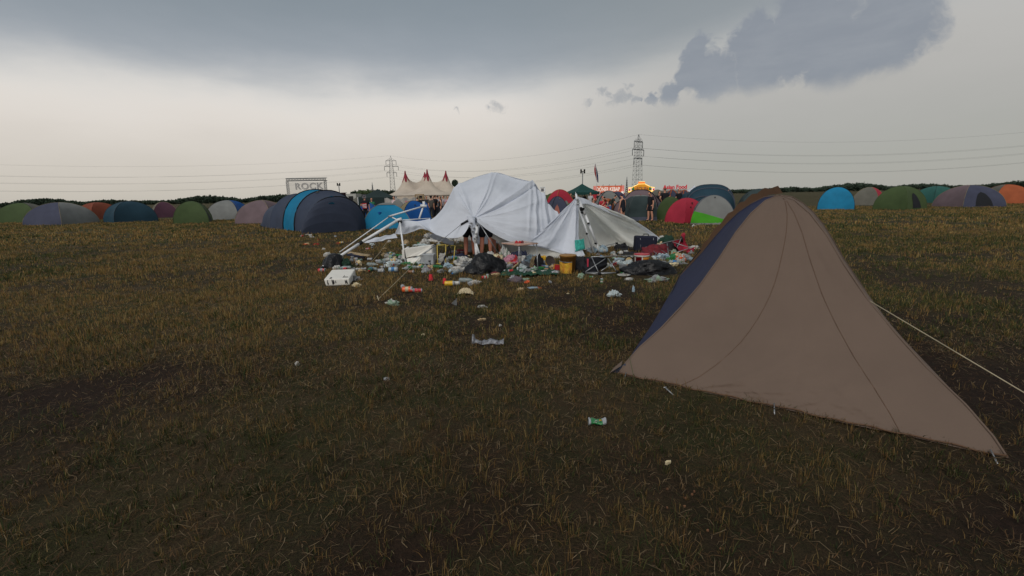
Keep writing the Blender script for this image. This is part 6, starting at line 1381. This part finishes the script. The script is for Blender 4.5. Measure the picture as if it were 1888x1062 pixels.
# heaps of mixed bottles and cans
def heap(name, box, n, seed, kinds, hmax=.0, sc_=1.0):
    rr_ = random.Random(seed); x0, x1, y0, y1 = box
    for k in range(n):
        px = rr_.uniform(x0, x1); py = rr_.uniform(y0, y1); g = G(px, py); kd = rr_.choice(kinds); yaw = rr_.uniform(0, 6.28); fx = (px - x0) / (x1 - x0)
        lift = rr_.random() * hmax * math.sin(PI * fx); c = rr_.choice(['clear', 'clear', 'green', 'light blue', 'clear']); s = sc_ * rr_.uniform(.8, 1.15)
        if kd == 'bottle': bottle(g, '%s bottle in the litter %s' % ({'light blue': 'pale blue plastic', 'clear': 'clear plastic', 'green': 'green plastic'}[c], name), c, rr_.choice(['blue', 'green', 'white', 'red']), rr_.choice([None, 'white', 'blue', 'green']), yaw, s, 'bottles in the litter ' + name, lift=lift)
        elif kd == 'can': cc = rr_.choice(['green', 'silver', 'red', 'silver', 'gold', 'silver', 'black']); can(g, '%s drink can in the litter %s' % (cc, name), cc, rr_.choice([None, 'white', 'silver']), yaw, rr_.random() < .15, s * 1.1, 'cans in the litter ' + name, rr_.uniform(0, .4), lift)
        elif kd == 'cup': cc = rr_.choice(['white', 'clear']); cup(g, '%s disposable cup in the litter %s' % (cc, name), cc, yaw, s, True, 'cups in the litter ' + name, lift=lift)
        else:
            cc = rr_.choice(['white', 'clear', 'grey', 'cream', 'beige', 'brown', 'clear', 'grey', 'white', 'silver', 'green', 'pale green', 'dark red', 'black']); crumple('wrapper', 'wrapper', g, '%s crumpled wrapper in the litter %s' % (cc, name), cc, (.10 + .12 * rr_.random(), .08 + .08 * rr_.random(), .03 + .06 * rr_.random()), rr_.choice(['film', 'cloth']), k + seed * 31, .45, 'wrappers in the litter ' + name, lift=lift * .4, det=16)
heap('left of the cracked foam box', (706, 745, 472, 491), 38, 1, ['bottle', 'bottle', 'can', 'film', 'film'], .12, .95)
heap('around the fallen leg and the navy bag', (618, 700, 480, 503), 26, 2, ['can', 'can', 'bottle', 'film'], .03)
heap('around the yellow stool frame', (752, 862, 474, 504), 40, 3, ['film', 'bottle', 'can', 'film', 'cup'], .04)
heap('below and beside the table', (905, 1030, 482, 508), 34, 4, ['film', 'film', 'can', 'bottle', 'cup'], .05)
heap('behind the toppled chair frame', (1098, 1170, 466, 496), 36, 5, ['film', 'film', 'film', 'bottle', 'can', 'cup'], .03)
heap('near the red chair', (1190, 1275, 466, 492), 26, 6, ['film', 'bottle', 'can', 'film'], .05)
heap('behind the foam box in the grass', (740, 860, 440, 470), 12, 7, ['film', 'film', 'bottle'], .02)
heap('scattered in the grass beyond the broken poles', (556, 735, 432, 462), 12, 8, ['film', 'can'], 0)
heap('scattered in front of the bags', (700, 1230, 510, 524), 8, 9, ['film', 'can'], 0, .7)
for k, (px, py, c) in enumerate([(563, 451, 'orange'), (583, 451, 'red'), (625, 449, 'red'), (567, 433, 'white'), (575, 437, 'white')]):
    crumple('wrapper', 'wrapper', G(px, py), ['orange scrap before the charcoal tunnel tent', 'red scrap right of the orange one before the charcoal tent', 'red scrap left of the fallen canopy leg', 'white scrap against the charcoal tent', 'small white scrap just below the one by the charcoal tent'][k], c, (.20, .10, .035), 'cloth', 90 + k, .5)
for k, (px, py, l) in enumerate([(1223, 404, 'white cup in the grass before the olive tent'), (1279, 418, 'small white scrap in the grass before the red dome')]): crumple('wrapper', 'wrapper', G(px, py), l, 'white', (.2, .15, .10), 'cloth', 99 + k, .3)
# stones in the bare soil
rk = random.Random(21)
for k in range(9):
    px, py = rk.uniform(1200, 1330), rk.uniform(900, 1050); g = G(px, py); mb = MB(); 
    crumple('pebble', 'pebble', g, 'small tan pebble on the bare soil at the lower right', 'brown', (.010 + .006 * rk.random(), .010, .003), 'cloth', 200 + k, .2, 'pebbles on the bare soil', det=8)

for (px, py, r_) in [(893, 503, .42), (1204, 506, .5), (612, 492, .28), (620, 522, .42), (1102, 782, .06), (900, 632, .10), (857, 541, .14), (742, 537, .1), (760, 538, .1), (820, 526, .1), (835, 525, .08), (858, 519, .15), (794, 516, .06), (724, 559, .1), (1132, 543, .1), (975, 504, .5), (940, 504, .3), (1010, 503, .3), (1047, 500, .25), (1100, 505, .35), (1182, 488, .3), (788, 487, .2), (770, 486, .35), (725, 485, .35), (950, 490, .8), (1000, 490, .5), (650, 492, .4), (855, 495, .3), (1130, 480, .5), (1160, 492, .3), (1211, 517, .15)]:
    q = G(px, py); CLEAR.append((q.x, q.y, r_))
make_grass()
